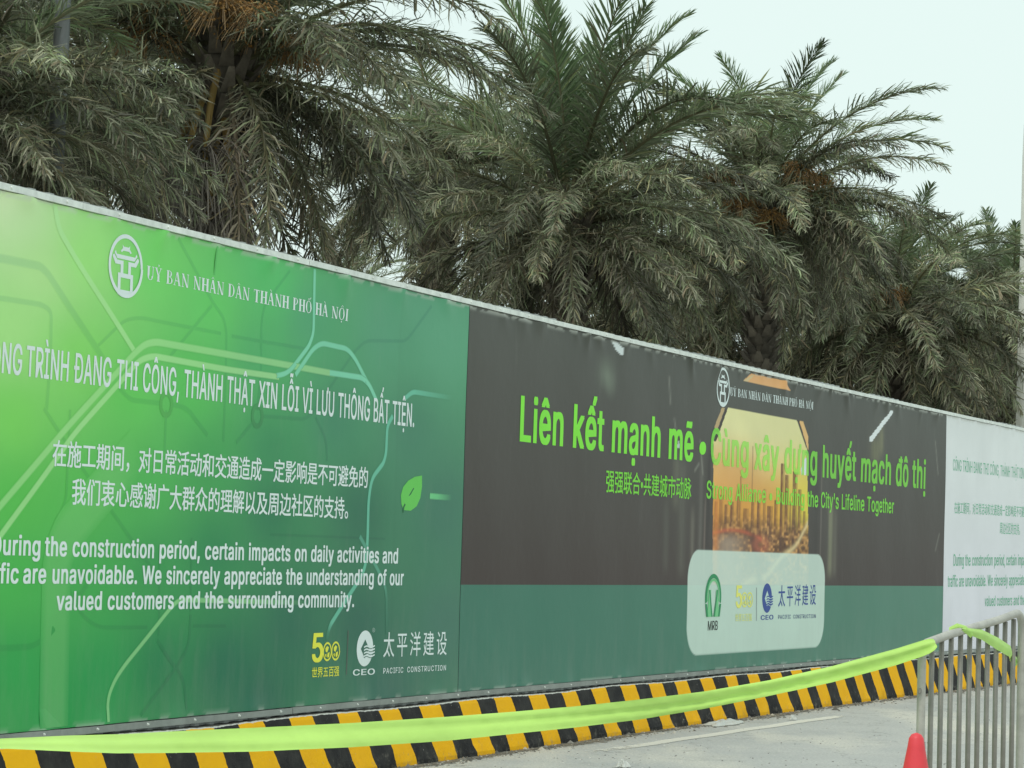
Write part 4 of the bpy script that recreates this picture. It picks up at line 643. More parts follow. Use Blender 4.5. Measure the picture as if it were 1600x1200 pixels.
ự432|322,338 322,379 351,379 363,391 363,464 417,464 417,396 416,379 411,364 403,353 392,345 377,340 359,338/182,-5 158,-3 135,2 115,11 97,23 82,39 69,59 60,82 54,109 53,139 53,379 114,379 114,144 116,117 124,94 137,75 154,61 175,53 200,50 218,51 234,55 249,62 263,71 274,83 283,97 290,113 295,132 296,153 296,379 357,379 357,0 298,0 298,92 307,92 294,60 277,35 257,17 234,5 209,-3/206,-144 195,-143 185,-139 176,-133 169,-124 165,-115 164,-104 165,-93 169,-84 176,-75 185,-69 195,-65 206,-64 217,-65 228,-69 236,-75 243,-84 248,-93 249,-104 248,-115 243,-124 236,-133 228,-139 217,-143
•389|194,93 175,94 156,99 139,107 124,118 111,131 100,147 92,164 87,182 85,202 87,221 92,240 100,257 111,272 124,285 139,296 156,305 175,309 194,311 214,309 232,305 249,296 265,285 278,272 289,257 297,240 302,221 304,202 302,182 297,164 289,147 278,131 265,118 249,107 232,99 214,94"""
GL = {}
def load_glyphs():
    from mathutils.geometry import tessellate_polygon
    def area(q): return sum(a[0] * b[1] - b[0] * a[1] for a, b in zip(q, q[1:] + q[:1])) / 2
    def inside(p, q):
        r = False
        for (x0, y0), (x1, y1) in zip(q, q[1:] + q[:1]):
            if (y0 > p[1]) != (y1 > p[1]) and p[0] < (x1 - x0) * (p[1] - y0) / (y1 - y0) + x0: r = not r
        return r
    for ln in GLYPHS.split('\n'):
        ch = ln[0]; adv, body = ln[1:].split('|', 1)
        cs = [[tuple(map(int, p.split(','))) for p in q.split(' ')] for q in body.split('/')]
        big = max(cs, key=lambda q: abs(area(q))); sg = 1 if area(big) > 0 else -1
        outer = [q for q in cs if area(q) * sg > 0]; holes = [q for q in cs if area(q) * sg < 0]
        V, F = [], []
        for i, q in enumerate(outer):
            hs_ = [h for h in holes if inside(h[0], q)]; loops = [[Vector((x, y, 0)) for x, y in l] for l in [q] + hs_]; n = len(V)
            V += [(x / 1000, y / 1000, 0.00004 * i) for l in [q] + hs_ for x, y in l]; F += [tuple(k + n for k in t) for t in tessellate_polygon(loops)]
        GL[ch] = (int(adv) / 1000, np.array(V), F)
load_glyphs()
CAPU = GL['T'][1][:, 1].max()
def font_mesh(txt, bold=0.0, spacing=1.0):
    if any(ord(c) > 0x2e80 for c in txt): v, f = font_raw(txt, spacing); v = np.c_[v, np.zeros(len(v)), np.zeros(len(v))]; f = list(f)
    else:
        V, f, x, n, wd = [], [], 0.0, 0, 0
        for ch in txt:
            if ch == ' ': x += 0.235 * spacing; wd += 1; continue
            adv, v, g = GL[ch]; w = np.c_[v, np.full(len(v), float(wd))]; w[:, 0] += x; V.append(w); f += [tuple(i + n for i in q) for q in g]; n += len(v); x += adv * spacing + bold * 0.9
        v = np.concatenate(V); v[:, :2] *= CAP_H / CAPU; 
    V = [v]; F = list(f); n = len(v)
    if bold > 0:
        for j, (dx, dy) in enumerate(((1, .45), (-1, -.45), (1, -.45), (-1, .45))):
            w = v.copy(); w[:, 0] += dx * bold; w[:, 1] += dy * bold; w[:, 2] += 0.00015 * (j + 1); V.append(w); F += [tuple(i + n * (j + 1) for i in q) for q in f]
    return np.concatenate(V), F
CAP_H, CJK_H = 0.727, 0.85
def put_text(parent, txt, p0, p1, hpx, color, bold=0.01, cjk=False, prefix=None, suffix=None, alpha=1.0, colf=None, off=0.0016, name='lettering', spacing=1.0, refh=None, label=None):
    """baseline from photo point p0 to p1; hpx = capital (or character) height in photo pixels at p0"""
    v, f = font_mesh(txt, bold, spacing); (s0, h0), (s1, h1) = SH(*p0), SH(*p1); hh = abs(SH(p0[0], p0[1] - hpx)[1] - h0)
    x0, x1 = v[:, 0].min(), v[:, 0].max(); k = (s1 - s0) / (x1 - x0); ky = hh / (refh or (CJK_H if cjk else CAP_H))
    allv, allf = [v], list(f); n = len(v)
    for extra, side in ((prefix, -1), (suffix, 1)):
        if extra:
            w, g = font_mesh(extra, bold, spacing)
            w = w.copy(); w[:, 3] += 100 * (2 + side); w[:, 0] += (x0 - 0.30 - w[:, 0].max()) if side < 0 else (x1 + 0.28 - w[:, 0].min())
            allv.append(w); allf += [tuple(i + n for i in q) for q in g]; n += len(w)
    v = np.concatenate(allv); yb = 0.08 if cjk else 0.0
    S = s0 + (v[:, 0] - x0) * k; Hh = h0 + (h1 - h0) * (S - s0) / (s1 - s0) + (v[:, 1] + yb) * ky
    c = np.tile(np.asarray(color), (len(v), 1))
    if alpha < 1:
        a = alpha if np.isscalar(alpha) else alpha
        c = c * a + colf(S, Hh) * (1 - a)
    V2 = np.stack([S, Hh], 1); fw = np.array([v[q[0], 3] for q in allf])
    for wid in sorted(set(fw.tolist())):                   # every word a part of its own
        ff = [q for q, k_ in zip(allf, fw) if k_ == wid]; idx = sorted({i for q in ff for i in q}); mp_ = {i: j for j, i in enumerate(idx)}
        print_mesh(name, parent, V2[idx], [tuple(mp_[i] for i in q) for q in ff], c[idx], (off + v[:, 2])[idx])
WT = np.array([0.80, 0.88, 0.88])
put_text(b_green, "TRÌNH ĐANG THI CÔNG, THÀNH THẬT XIN LỖI VÌ LƯU THÔNG BẤT TIỆN.", (37, 587), (645, 667), 47, WT, 0.022, prefix="CÔNG")
put_text(b_green, "在施工期间，对日常活动和交通造成一定影响是不可避免的", (78, 728), (571, 763), 38, WT, 0.016, cjk=True)
put_text(b_green, "我们衷心感谢广大群众的理解以及周边社区的支持。", (108, 788), (541, 811), 38, WT, 0.016, cjk=True)
put_text(b_green, "the construction period, certain impacts on daily activities and", (65, 868), (620, 880), 30, WT, 0.034, prefix="During")
put_text(b_green, "are unavoidable. We sincerely appreciate the understanding of our", (32, 911), (629, 914), 30, WT, 0.034, prefix="traffic")
put_text(b_green, "valued customers and the surrounding community.", (83, 953), (551, 948), 29, WT, 0.034)
LG = P(118, 222, 62)
def col_mix(S, Hh): return col_dark(S, Hh)
put_text(b_dark, "Liên kết mạnh mẽ", (810, 688), (1081, 720), 69, LG, 0.036)
put_text(b_dark, "•", (1090, 718), (1100, 718), 45, LG, 0.02, refh=0.727)
put_text(b_dark, "Cùng xây dựng huyết mạch đô thị", (1107, 724), (1444, 763), 55, LG, 0.036, alpha=0.72, colf=col_mix)
put_text(b_dark, "强强联合•共建城市动脉", (944, 769), (1078, 780), 33, LG * 0.85, 0.014, cjk=True)
put_text(b_dark, "Strong Alliance • Building the City's Lifeline Together", (1101, 778), (1395, 802), 27, LG * 0.95, 0.026, alpha=0.85, colf=col_mix)
TG = P(98, 172, 138)
put_text(b_white, "CÔNG TRÌNH ĐANG THI CÔNG, THÀNH THẬT", (1487, 735), (1590, 747), 18, TG, 0.0, suffix="XIN LỖI VÌ LƯU THÔNG BẤT TIỆN.")
put_text(b_white, "在施工期间，对日常活动和交通造成一定影响是不可避", (1489, 802), (1599, 808), 17, TG, 0.0, cjk=True, suffix="免的，我们衷心感谢广大群众的理解以及")
put_text(b_white, "周边社区的支持。", (1560, 834), (1592, 836), 17, TG, 0.0, cjk=True)
put_text(b_white, "During the construction period, certain impa", (1488, 884), (1600, 883), 18, TG, 0.012, suffix="cts on daily activities and")
put_text(b_white, "traffic are unavoidable. We sincerely appreciate", (1479, 917), (1600, 914), 18, TG, 0.012, suffix="the understanding of our")
put_text(b_white, "valued customers and the", (1537, 947), (1600, 945), 16, TG, 0.012, suffix="surrounding community.")

# --- serif capitals drawn as polygons on a unit cap height
def serif_glyphs():
    th, tk, sf = 0.065, 0.20, 0.045
    def R(x0, y0, x1, y1): return [(x0, y0), (x1, y0), (x1, y1), (x0, y1)]
    def stem(x, w, lo=0, hi=1, e=0.07, top=True, bot=True):
        r = [R(x, lo, x + w, hi)]
        if bot: r.append(R(x - e, lo, x + w + e, lo + sf))
        if top: r.append(R(x - e, hi - sf, x + w + e, hi))
        return r
    def bar(p, q, w0): return [[(p[0] - w0 / 2, p[1]), (p[0] + w0 / 2, p[1]), (q[0] + w0 / 2, q[1]), (q[0] - w0 / 2, q[1])]]
    def arc(cx, cy, rx, ry, a0, a1, thick, thin, n=16):
        o = []
        for i in range(n):
            t0, t1 = a0 + (a1 - a0) * i / n, a0 + (a1 - a0) * (i + 1) / n; q = []
            for t in (t0, t1):
                w = thin + (thick - thin) * abs(math.cos(t)); q.append((t, w))
            (t0, w0), (t1, w1) = q
            o.append([(cx + rx * math.cos(t0), cy + ry * math.sin(t0)), (cx + rx * math.cos(t1), cy + ry * math.sin(t1)),
                      (cx + (rx - w1) * math.cos(t1), cy + (ry - thin) * math.sin(t1)), (cx + (rx - w0) * math.cos(t0), cy + (ry - thin) * math.sin(t0))])
        return o
    pi = math.pi; g = {}
    g['I'] = (0.40, stem(0.12, tk)); g['H'] = (0.80, stem(0.10, tk) + stem(0.56, tk) + [R(0.25, .48, .56, .48 + th)])
    g['N'] = (0.78, stem(0.12, th, e=.08) + stem(0.64, th, e=.08, bot=False) + bar((0.13, 1), (0.62, 0), 0.17))
    g['T'] = (0.68, stem(0.27, tk, top=False) + [R(0.03, 1 - th, .66, 1), R(.03, .78, .065, 1), R(.625, .78, .66, 1)])
    g['A'] = (0.76, bar((0.35, 1), (0.10, 0), th) + bar((0.38, 1), (0.63, 0), 0.17) + [R(0.0, 0, .22, sf), R(.50, 0, .76, sf), R(.18, .32, .52, .32 + th)])
    g['U'] = (0.78, stem(0.11, tk, 0.3, 1, bot=False) + stem(0.62, th, 0.3, 1, bot=False, e=.08) + arc(.388, .3, .278, .32, pi, 2 * pi, .15, .05))
    g['Y'] = (0.74, stem(0.30, tk, 0, .5, top=False) + bar((0.12, 1), (.375, .45), .16) + bar((.62, 1), (.40, .45), th) + [R(0.0, 1 - sf, .26, 1), R(.50, 1 - sf, .74, 1)])
    g['D'] = (0.78, stem(0.10, tk, e=.06) + arc(.30, .5, .44, .5, -pi / 2, pi / 2, .16, .045) + [R(.25, 0, .31, .045), R(.25, .955, .31, 1)])
    g['P'] = (0.66, stem(0.10, tk, e=.06) + arc(.30, .73, .32, .27, -pi / 2, pi / 2, .14, .045) + [R(.25, .46, .31, .505), R(.25, .955, .31, 1)])
    g['B'] = (0.72, stem(0.10, tk, e=.06) + arc(.30, .755, .29, .245, -pi / 2, pi / 2, .14, .045) + arc(.30, .27, .36, .27, -pi / 2, pi / 2, .15, .045) + [R(.25, 0, .31, .045), R(.25, .955, .31, 1), R(.25, .51, .31, .54)])
    g['O'] = (0.80, arc(.40, .5, .36, .51, 0, 2 * pi, .16, .05, 26))
    hat = lambda x, y=1.07: [[(x - .15, y), (x - .09, y), (x + .02, y + .15), (x - .02, y + .15)], [(x + .02, y + .15), (x - .02, y + .15), (x + .09, y), (x + .15, y)]]
    grave = lambda x, y=1.07: [[(x - .14, y + .17), (x - .05, y + .17), (x + .07, y), (x + .02, y)]]
    acute = lambda x, y=1.07: [[(x + .05, y + .17), (x + .14, y + .17), (x - .02, y), (x - .07, y)]]
    dot = lambda x: [R(x - .06, -.22, x + .06, -.10)]
    hook = lambda x, y=1.06: [R(x - .03, y, x + .02, y + .08), R(x, y + .07, x + .09, y + .13), R(x - .07, y + .12, x + .06, y + .17)]
    g['Â'] = (g['A'][0], g['A'][1] + hat(.37)); g['À'] = (g['A'][0], g['A'][1] + grave(.37)); g['Ỷ'] = (g['Y'][0], g['Y'][1] + hook(.37))
    g['Ố'] = (.80, g['O'][1] + hat(.40) + acute(.55, 1.12)); g['Ộ'] = (.80, g['O'][1] + hat(.40) + dot(.40)); g[' '] = (0.34, [])
    return g
SERIF = serif_glyphs()
def put_serif(parent, txt, p0, p1, hpx):
    (s0, h0), (s1, h1) = SH(*p0), SH(*p1); hh = SH(p0[0], p0[1] - hpx)[1] - h0; tot = sum(SERIF[c][0] + .06 for c in txt); k = (s1 - s0) / tot
    x = 0.0
    for word in txt.split(' '):
        V, F, O = [], [], []
        for ch in word:
            w, polys = SERIF[ch]
            for i, q in enumerate(polys):
                F.append(tuple(range(len(V), len(V) + len(q))))
                for a, b in q: V.append((s0 + (x + a) * k, h0 + (h1 - h0) * (x + a) / tot + b * hh)); O.append(0.0016 + 0.00006 * i)
            x += w + .06
        x += SERIF[' '][0] + .06
        V = np.array(V); P3 = wallpts(V[:, 0], V[:, 1], np.array(O)) - np.array(parent.location)
        mesh('lettering', P3, F, M_PRINT, parent, np.tile(WT, (len(V), 1)))
put_serif(b_green, "UỶ BAN NHÂN DÂN THÀNH PHỐ HÀ NỘI", (225, 436), (541, 502), 21.5)
put_serif(b_dark, "UỶ BAN NHÂN DÂN THÀNH PHỐ HÀ NỘI", (1139, 618), (1268, 640), 13)

# --- emblem: oval ring with a pavilion on a gate
def put_polys(parent, name, polys, centre, rx_px, ry_px, color, off=0.0016, step=0.00006):
    """polygons in units of the half width / half height of a figure centred on a photo point"""
    s0, h0 = SH(*centre); ku = abs(SH(centre[0] + rx_px, centre[1])[0] - SH(centre[0] - rx_px, centre[1])[0]) / 2; kv = abs(SH(centre[0], centre[1] - ry_px)[1] - SH(centre[0], centre[1] + ry_px)[1]) / 2
    V, F, O, C = [], [], [], []
    for i, q in enumerate(polys):
        col = color
        if isinstance(q, tuple): q, col = q
        F.append(tuple(range(len(V), len(V) + len(q))))
        for a, b in q: V.append((s0 + a * ku, h0 + b * kv)); O.append(off + step * i); C.append(col)
    V = np.array(V); P3 = wallpts(V[:, 0], V[:, 1], np.array(O)) - np.array(parent.location)
    return mesh(name, P3, F, M_PRINT, parent, np.array(C))
def ring(cx, cy, rx, ry, w, n=40, a0=0, a1=2 * math.pi):
    t = np.linspace(a0, a1, n + 1); return [[(cx + rx * math.cos(a), cy + ry * math.sin(a)), (cx + rx * math.cos(b), cy + ry * math.sin(b)), (cx + (rx - w) * math.cos(b), cy + (ry - w) * math.sin(b)), (cx + (rx - w) * math.cos(a), cy + (ry - w) * math.sin(a))] for a, b in zip(t, t[1:])]
mir = lambda q: [(-a, b) for a, b in q][::-1]
EMB = [[(-.22, .66), (-.14, .60), (.14, .60), (.22, .66), (.20, .55), (.16, .47), (-.16, .47), (-.20, .55)], [(-.16, .47), (-.20, .55), (-.32, .45), (-.26, .41)], mir([(-.16, .47), (-.20, .55), (-.32, .45), (-.26, .41)]),
       [(-.60, .44), (-.54, .33), (.54, .33), (.60, .44), (.67, .37), (.50, .20), (-.50, .20), (-.67, .37)],
       [(-.76, .28), (-.68, .32), (-.50, .15), (-.52, .02), (-.60, .02), (-.76, .22)], [(-.50, .15), (-.14, .15), (-.14, .02), (-.52, .02)], [(-.30, .02), (-.14, .02), (-.14, -.24), (-.30, -.24)]]
EMB += [mir(q) for q in EMB[4:7]] + [[(-.44, -.24), (.44, -.24), (.44, -.38), (-.44, -.38)], [(-.44, -.38), (-.28, -.38), (-.28, -.80), (-.44, -.80)], [(.28, -.38), (.44, -.38), (.44, -.80), (.28, -.80)],
        [(-.55, -.76), (.55, -.76), (.42, -.92), (.2, -.985), (-.2, -.985), (-.42, -.92)]] + ring(0, 0, 1, 1, 0.13, 48)
put_polys(b_green, 'city_emblem', EMB, (192.5, 416), 27.3, 50, WT)
put_polys(b_dark, 'city_emblem', EMB, (1127.5, 605), 10.8, 31, WT)

# --- leaf on the green banner
def px_poly(pts): return [SH(*p) for p in pts]
def put_px(parent, name, polys, off=0.0016):
    V, F, O, C = [], [], [], []
    for i, (pts, col) in enumerate(polys):
        F.append(tuple(range(len(V), len(V) + len(pts))))
        for a, b in px_poly(pts): V.append((a, b)); O.append(off + 0.0005 * i); C.append(col)
    V = np.array(V); return mesh(name, wallpts(V[:, 0], V[:, 1], np.array(O)) - np.array(parent.location), F, M_PRINT, parent, np.array(C))
put_px(b_green, 'leaf_symbol', [([(657, 743), (646, 745), (636, 751), (628, 761), (624.5, 774), (625.5, 788), (629, 797), (640, 798), (649, 791), (654.5, 778), (657, 760)], P(92, 184, 82)),
                                ([(629, 801), (627, 801), (628, 792), (633, 781), (644, 762), (645, 763), (634, 784), (630, 793)], P(38, 96, 62))])

# --- logos
YL = P(214, 214, 70); NAVY = P(46, 72, 138)
def globes(parent, c1, c2, rx, ry, col, bgc):
    for c in (c1, c2):
        blobs = [([( -.5, .35), (-.1, .6), (.3, .45), (.1, .1), (-.1, -.1), (-.45, .05)], col), ([(.05, -.15), (.5, -.05), (.45, -.5), (.1, -.7), (-.05, -.4)], col), ([(-.55, -.3), (-.25, -.2), (-.2, -.55), (-.4, -.55)], col)]
        put_polys(parent, 'globe_symbol', ring(0, 0, 1, 1, 0.2, 24) + blobs, c, rx, ry, col)
def ceo(parent, c, rx, ry, col, bg):
    n = 40; t = np.linspace(0, 2 * math.pi, n + 1)[:-1]
    ell = [(math.cos(a), math.sin(a)) for a in t]
    put_polys(parent, 'company_emblem', [ell], c, rx, ry, col, 0.0014)
    polys = [([(0, .5), (.5, -.02), (0, -.55), (-.5, -.02)], bg)]
    for j in range(4):                                     # waves leaving the disc
        y = .12 - j * .17; xs = np.linspace(-.12, 1.2, 9); up = [(x, y + .05 * math.sin(x * 6 + .4)) for x in xs]; lo = [(x, y - .085 + .05 * math.sin(x * 6 + .4)) for x in xs][::-1]
        polys.append((up + lo, col)); polys.append(([(x, yy + 0.0) for x, yy in lo[::-1]] + [(x, y - .125 + .05 * math.sin(x * 6 + .4)) for x in xs][::-1], bg))
    put_polys(parent, 'company_emblem', polys, c, rx, ry, col, 0.0022)
bgG = P(50, 98, 82)
put_text(b_green, "5", (483, 1034), (501, 1033), 44, YL, 0.03, name='logo_lettering')
globes(b_green, (508, 1018), (521.5, 1017), 7, 15, YL, bgG)
put_text(b_green, "世界五百强", (483, 1059), (527, 1056), 15, YL, 0.012, cjk=True, name='logo_lettering')
ceo(b_green, (568, 1013), 12.6, 28, WT, bgG)
put_text(b_green, "CEO", (549, 1055.5), (583, 1053.5), 9.3, WT, 0.025, name='logo_lettering')
put_text(b_green, "®", (579, 990), (583.5, 990), 9, P(140, 170, 160), 0, name='logo_lettering')
put_text(b_green, "太平洋建设", (596, 1027), (694, 1023), 36, WT, 0.005, cjk=True, name='logo_lettering', spacing=1.35)
put_text(b_green, "PACIFIC  CONSTRUCTION", (596, 1052.5), (693, 1047), 8.6, WT, 0.02, name='logo_lettering', spacing=1.15)
put_px(b_green, 'divider', [([(541, 985), (543, 985), (540, 1054), (538, 1054)], P(72, 92, 80))], 0.0014)
bgP = P(168, 200, 190)
put_text(b_dark, "5", (1148, 949), (1158, 949), 34, P(206, 214, 110), 0.03, name='logo_lettering')
globes(b_dark, (1162, 937), (1170, 937), 4.6, 12, P(206, 214, 110), bgP)
put_text(b_dark, "世界五百强", (1147, 971), (1173, 970), 11, P(196, 214, 140), 0.02, cjk=True, name='logo_lettering')
put_px(b_dark, 'divider', [([(1180, 918), (1181.2, 918), (1180.6, 970), (1179.4, 970)], P(130, 150, 146))], 0.0014)
ceo(b_dark, (1197, 934.5), 7.6, 23, NAVY, bgP)
put_text(b_dark, "CEO", (1186.5, 968.5), (1206.5, 967.5), 7, NAVY, 0.03, name='logo_lettering')
put_text(b_dark, "太平洋建设", (1214, 948), (1273, 945), 31, NAVY, 0.005, cjk=True, name='logo_lettering', spacing=1.35)
put_text(b_dark, "PACIFIC  CONSTRUCTION", (1214, 967), (1273, 965.5), 6.2, P(70, 90, 130), 0.01, name='logo_lettering', spacing=1.15)
GA, GB = P(40, 132, 84), P(104, 186, 128)
arch = [(q, GA) for q in ring(0, -.1, 1, 1.1, .2, 24, -.25, math.pi + .25)] + [(q, GB) for q in ring(0, -.12, .8, .9, .12, 20, -.2, math.pi + .2)]
arch += [([(-.55, .25), (-.32, .25), (-.20, -1), (-.72, -1)], GB), ([(.32, .25), (.55, .25), (.72, -1), (.20, -1)], GB), ([(-.55, .25), (-.42, .25), (-.05, -1), (-.22, -1)], GA), ([(.42, .25), (.55, .25), (.22, -1), (.05, -1)], GA), ([(-.98, -.4), (-.78, -.4), (-.6, -1), (-.82, -1)], GA), ([(.78, -.4), (.98, -.4), (.82, -1), (.6, -1)], GA)]
put_polys(b_dark, 'company_emblem', arch, (1112, 930), 12.6, 33.5, GA)
put_text(b_dark, "MRB", (1103.5, 985), (1118.7, 984), 14.5, P(46, 56, 52), 0.015, name='logo_lettering')

# ------------------------------------------------------------------ palms
def frond_mesh(seed, cls):
    r = np.random.default_rng(seed)
    e0, e1, Lr, green, droop = {'up': (74, 40, 2.9, 1.0, 0.10), 'arch': (48, -12, 3.0, 0.62, 0.25), 'side': (22, -40, 2.8, 0.30, 0.40), 'hang': (-22, -76, 2.3, 0.10, 0.65), 'dry': (-50, -88, 1.9, -0.4, 1.0)}[cls]
    e0 += r.uniform(-8, 8); e1 += r.uniform(-12, 12); Lr *= r.uniform(0.92, 1.08); n = 26
    pts = [np.zeros(3)]; tan = []; side_curve = r.uniform(-0.35, 0.35)
    for i in range(n):
        t = i / (n - 1); e = math.radians(e0 + (e1 - e0) * t ** 1.35); az = side_curve * t ** 1.5
        d = np.array([math.cos(e) * math.cos(az), math.cos(e) * math.sin(az), math.sin(e)]); tan.append(d); pts.append(pts[-1] + d * Lr / n)
    pts = np.array(pts[:-1]); tan = np.array(tan)
    base_c = np.array([0.180, 0.235, 0.130]) * max(green, 0) + np.array([0.272, 0.260, 0.188]) * (1 - max(green, 0))
    if green < 0: base_c = np.array([0.27, 0.235, 0.175])
    mb = MB(); mb.tube([p for p in pts], [0.026 * (1 - 0.85 * i / n) for i in range(n)], 5, (0.16, 0.155, 0.085) if green > 0 else (0.17, 0.14, 0.09))
    NL = {'up': 120, 'arch': 124, 'side': 136, 'hang': 136, 'dry': 90}[cls]
    for k in range(NL):
        t = 0.10 + 0.90 * (k + r.uniform(-.3, .3)) / NL; t = min(max(t, 0.08), 0.995); x = t * (n - 1); i = min(int(x), n - 2); w = x - i
        p = pts[i] * (1 - w) + pts[i + 1] * w; T = tan[i] * (1 - w) + tan[i + 1] * w; T /= np.linalg.norm(T)
        sd = np.cross(T, [0, 0, 1.0]); ln = np.linalg.norm(sd); sd = sd / ln if ln > 0.05 else np.array([0, 1.0, 0]); up = np.cross(sd, T)
        for sg in (-1, 1):
            l = ({'up': .50, 'arch': .46}.get(cls, .335) * math.sin(math.pi * min(1, (t * 0.86 + 0.12))) ** 0.6 + 0.06) * r.uniform(0.78, 1.12)
            if t < 0.2: l *= 0.35 + 3.2 * (t - 0.0)
            fw = math.radians(r.uniform(46, 66) - 26 * t); lift = r.uniform(-0.1, 0.75) if cls in ('up', 'arch') else r.uniform(-0.55, 0.65)
            d = T * math.cos(fw) + (sd * sg * math.cos(lift) + up * math.sin(lift)) * math.sin(fw); d += r.normal(0, {'up': .07, 'arch': .13, 'side': .30, 'hang': .36, 'dry': .35}[cls], 3); d /= np.linalg.norm(d)
            g = np.array([0, 0, -1.0]); dr = droop * r.uniform(0.4, 1.5)
            d2 = d + g * dr * 0.9; d2 /= np.linalg.norm(d2); d3 = d2 + g * dr * 1.1 + r.normal(0, {'up': .06, 'arch': .25, 'side': .75, 'hang': .8, 'dry': .6}[cls], 3); d3 /= np.linalg.norm(d3)
            wv = np.cross(d, up + r.normal(0, .5, 3)); wv /= np.linalg.norm(wv) + 1e-9; wd = {'up': .0105, 'arch': .0092}.get(cls, .0074) * r.uniform(0.8, 1.25)
            a = p; b = a + d * l * 0.4; c = b + d2 * l * 0.33; e = c + d3 * l * 0.27
            tone = 0.42 + 1.25 * r.random() ** 1.5 if green < 0.5 else r.uniform(0.7, 1.3); cc = base_c * tone
            if r.random() < (0.10 if green < .5 else 0.02): cc = np.array([0.24, 0.20, 0.13]) * r.uniform(.8, 1.2)
            elif r.random() < 0.3: cc = cc * np.array([0.84, 1.0, 0.8])
            elif r.random() < 0.12: cc = cc * np.array([1.25, 1.15, 0.9])
            mb.add([a - wv * wd * .5, a + wv * wd * .5, b - wv * wd, b + wv * wd, c - wv * wd * .8, c + wv * wd * .8, e], [(0, 1, 3, 2), (2, 3, 5, 4), (4, 5, 6)], cc)
    return mb.build('frond', M_LEAF, cols=True, make=False)
FR = {c: [frond_mesh(100 * i + j, c) for j in range(m)] for i, (c, m) in enumerate((('up', 5), ('arch', 7), ('side', 8), ('hang', 7), ('dry', 3)))}
def fruit_mesh(seed, kind):
    r = np.random.default_rng(seed); mb = MB()
    orange = kind == 'fruit'; c0 = (0.42, 0.22, 0.05) if orange else (0.30, 0.20, 0.06)
    Ls = 0.75 if orange else 0.85; e = 0.35 if orange else -0.75; pts = []; p = np.zeros(3)
    for i in range(9):
        pts.append(p.copy()); a = e - 0.10 * i; p = p + np.array([math.cos(a), 0, math.sin(a)]) * Ls / 8
    mb.tube(pts, [0.028 - 0.001 * i for i in range(9)], 6, c0)
    for i in range(130 if orange else 85):
        st = pts[-1] + (pts[-2] - pts[-1]) * r.uniform(0, 1.6); az = r.uniform(0, 2 * math.pi); el = r.uniform(-0.2, 1.2) if orange else r.uniform(-0.9, 1.1)
        v = np.array([math.cos(el) * math.cos(az), math.cos(el) * math.sin(az), math.sin(el)]) * (0.050 if orange else 0.075) * r.uniform(.6, 1.2); q = [st.copy()]
        for j in range(6): q.append(q[-1] + v); v = v + np.array([0, 0, -0.016 if orange else -0.030])
        cc = np.array((0.27, 0.175, 0.08)) * r.uniform(.5, 1.3) if orange else np.array((0.17, 0.15, 0.125)) * r.uniform(.7, 1.4)
        mb.tube(q, 0.0030 if orange else 0.0042, 3, cc, cap=False)
        if orange:
            for j in (2, 3, 4, 5):
                if r.random() < .7:
                    o = q[j] + r.normal(0, .012, 3); z = 0.011; mb.add([o + [z, 0, 0], o + [-z, 0, 0], o + [0, z, 0], o + [0, -z, 0], o + [0, 0, z], o + [0, 0, -z]], [(0, 2, 4), (2, 1, 4), (1, 3, 4), (3, 0, 4), (2, 0, 5), (1, 2, 5), (3, 1, 5), (0, 3, 5)], np.array((0.34, 0.18, 0.05)) * r.uniform(.6, 1.2))
    return mb.build('fruit_cluster' if orange else 'flower_stalk', M_FRUIT, cols=True, make=False)
FRUIT = [fruit_mesh(i, 'fruit') for i in range(2)]; OLD = [fruit_mesh(10 + i, 'old') for i in range(2)]
def trunk_mesh(h, seed):
    r = np.random.default_rng(seed); mb = MB(); n = 16; zs = np.linspace(0, h, 22)
    vv = []; 
    for i, z in enumerate(zs):
        rr = 0.20 + 0.05 * math.exp(-z * 2) + 0.05 * sm(h - 1.6, h - 0.3, z) - 0.10 * sm(h - 0.25, h, z)
        for k in range(n): a = 2 * math.pi * k / n; vv.append((rr * math.cos(a), rr * math.sin(a), z))
    mb.add(vv, [(i * n + k, i * n + (k + 1) % n, (i + 1) * n + (k + 1) % n, (i + 1) * n + k) for i in range(21) for k in range(n)], (0.10, 0.085, 0.065))
    t = mb.build('trunk', M_BARK, cols=True, make=False)
    lb = MB(); z = 0.3; j = 0
    while z < h:
        for k in range(7):
            a = 2 * math.pi * (k + 0.5 * (j % 2)) / 7 + r.uniform(-.1, .1); rr = 0.20 + 0.05 * sm(h - 1.6, h - 0.3, z); L = r.uniform(.10, .17) * (1 + 0.9 * sm(h - 1.5, h, z)); w = 0.075
            c = np.array([math.cos(a), math.sin(a), 0]); s_ = np.array([-math.sin(a), math.cos(a), 0]); u = np.array([0, 0, 1.0]); b = c * rr + u * z; e = c * (rr + L * .75) + u * (z + L)
            lb.add([b - s_ * w, b + s_ * w, b + u * .05 + s_ * w * .6 - c * .03, b + u * .05 - s_ * w * .6 - c * .03, e - s_ * w * .4, e + s_ * w * .4, e + s_ * w * .3 - c * .02 + u * .01, e - s_ * w * .3 - c * .02 + u * .01],
                   [(0, 1, 5, 4), (1, 2, 6, 5), (2, 3, 7, 6), (3, 0, 4, 7), (4, 5, 6, 7)], np.array((0.13, 0.11, 0.085)) * r.uniform(.6, 1.5))
        z += 0.12; j += 1
    return t, lb.build('leaf_base', M_BARK, cols=True, make=False)
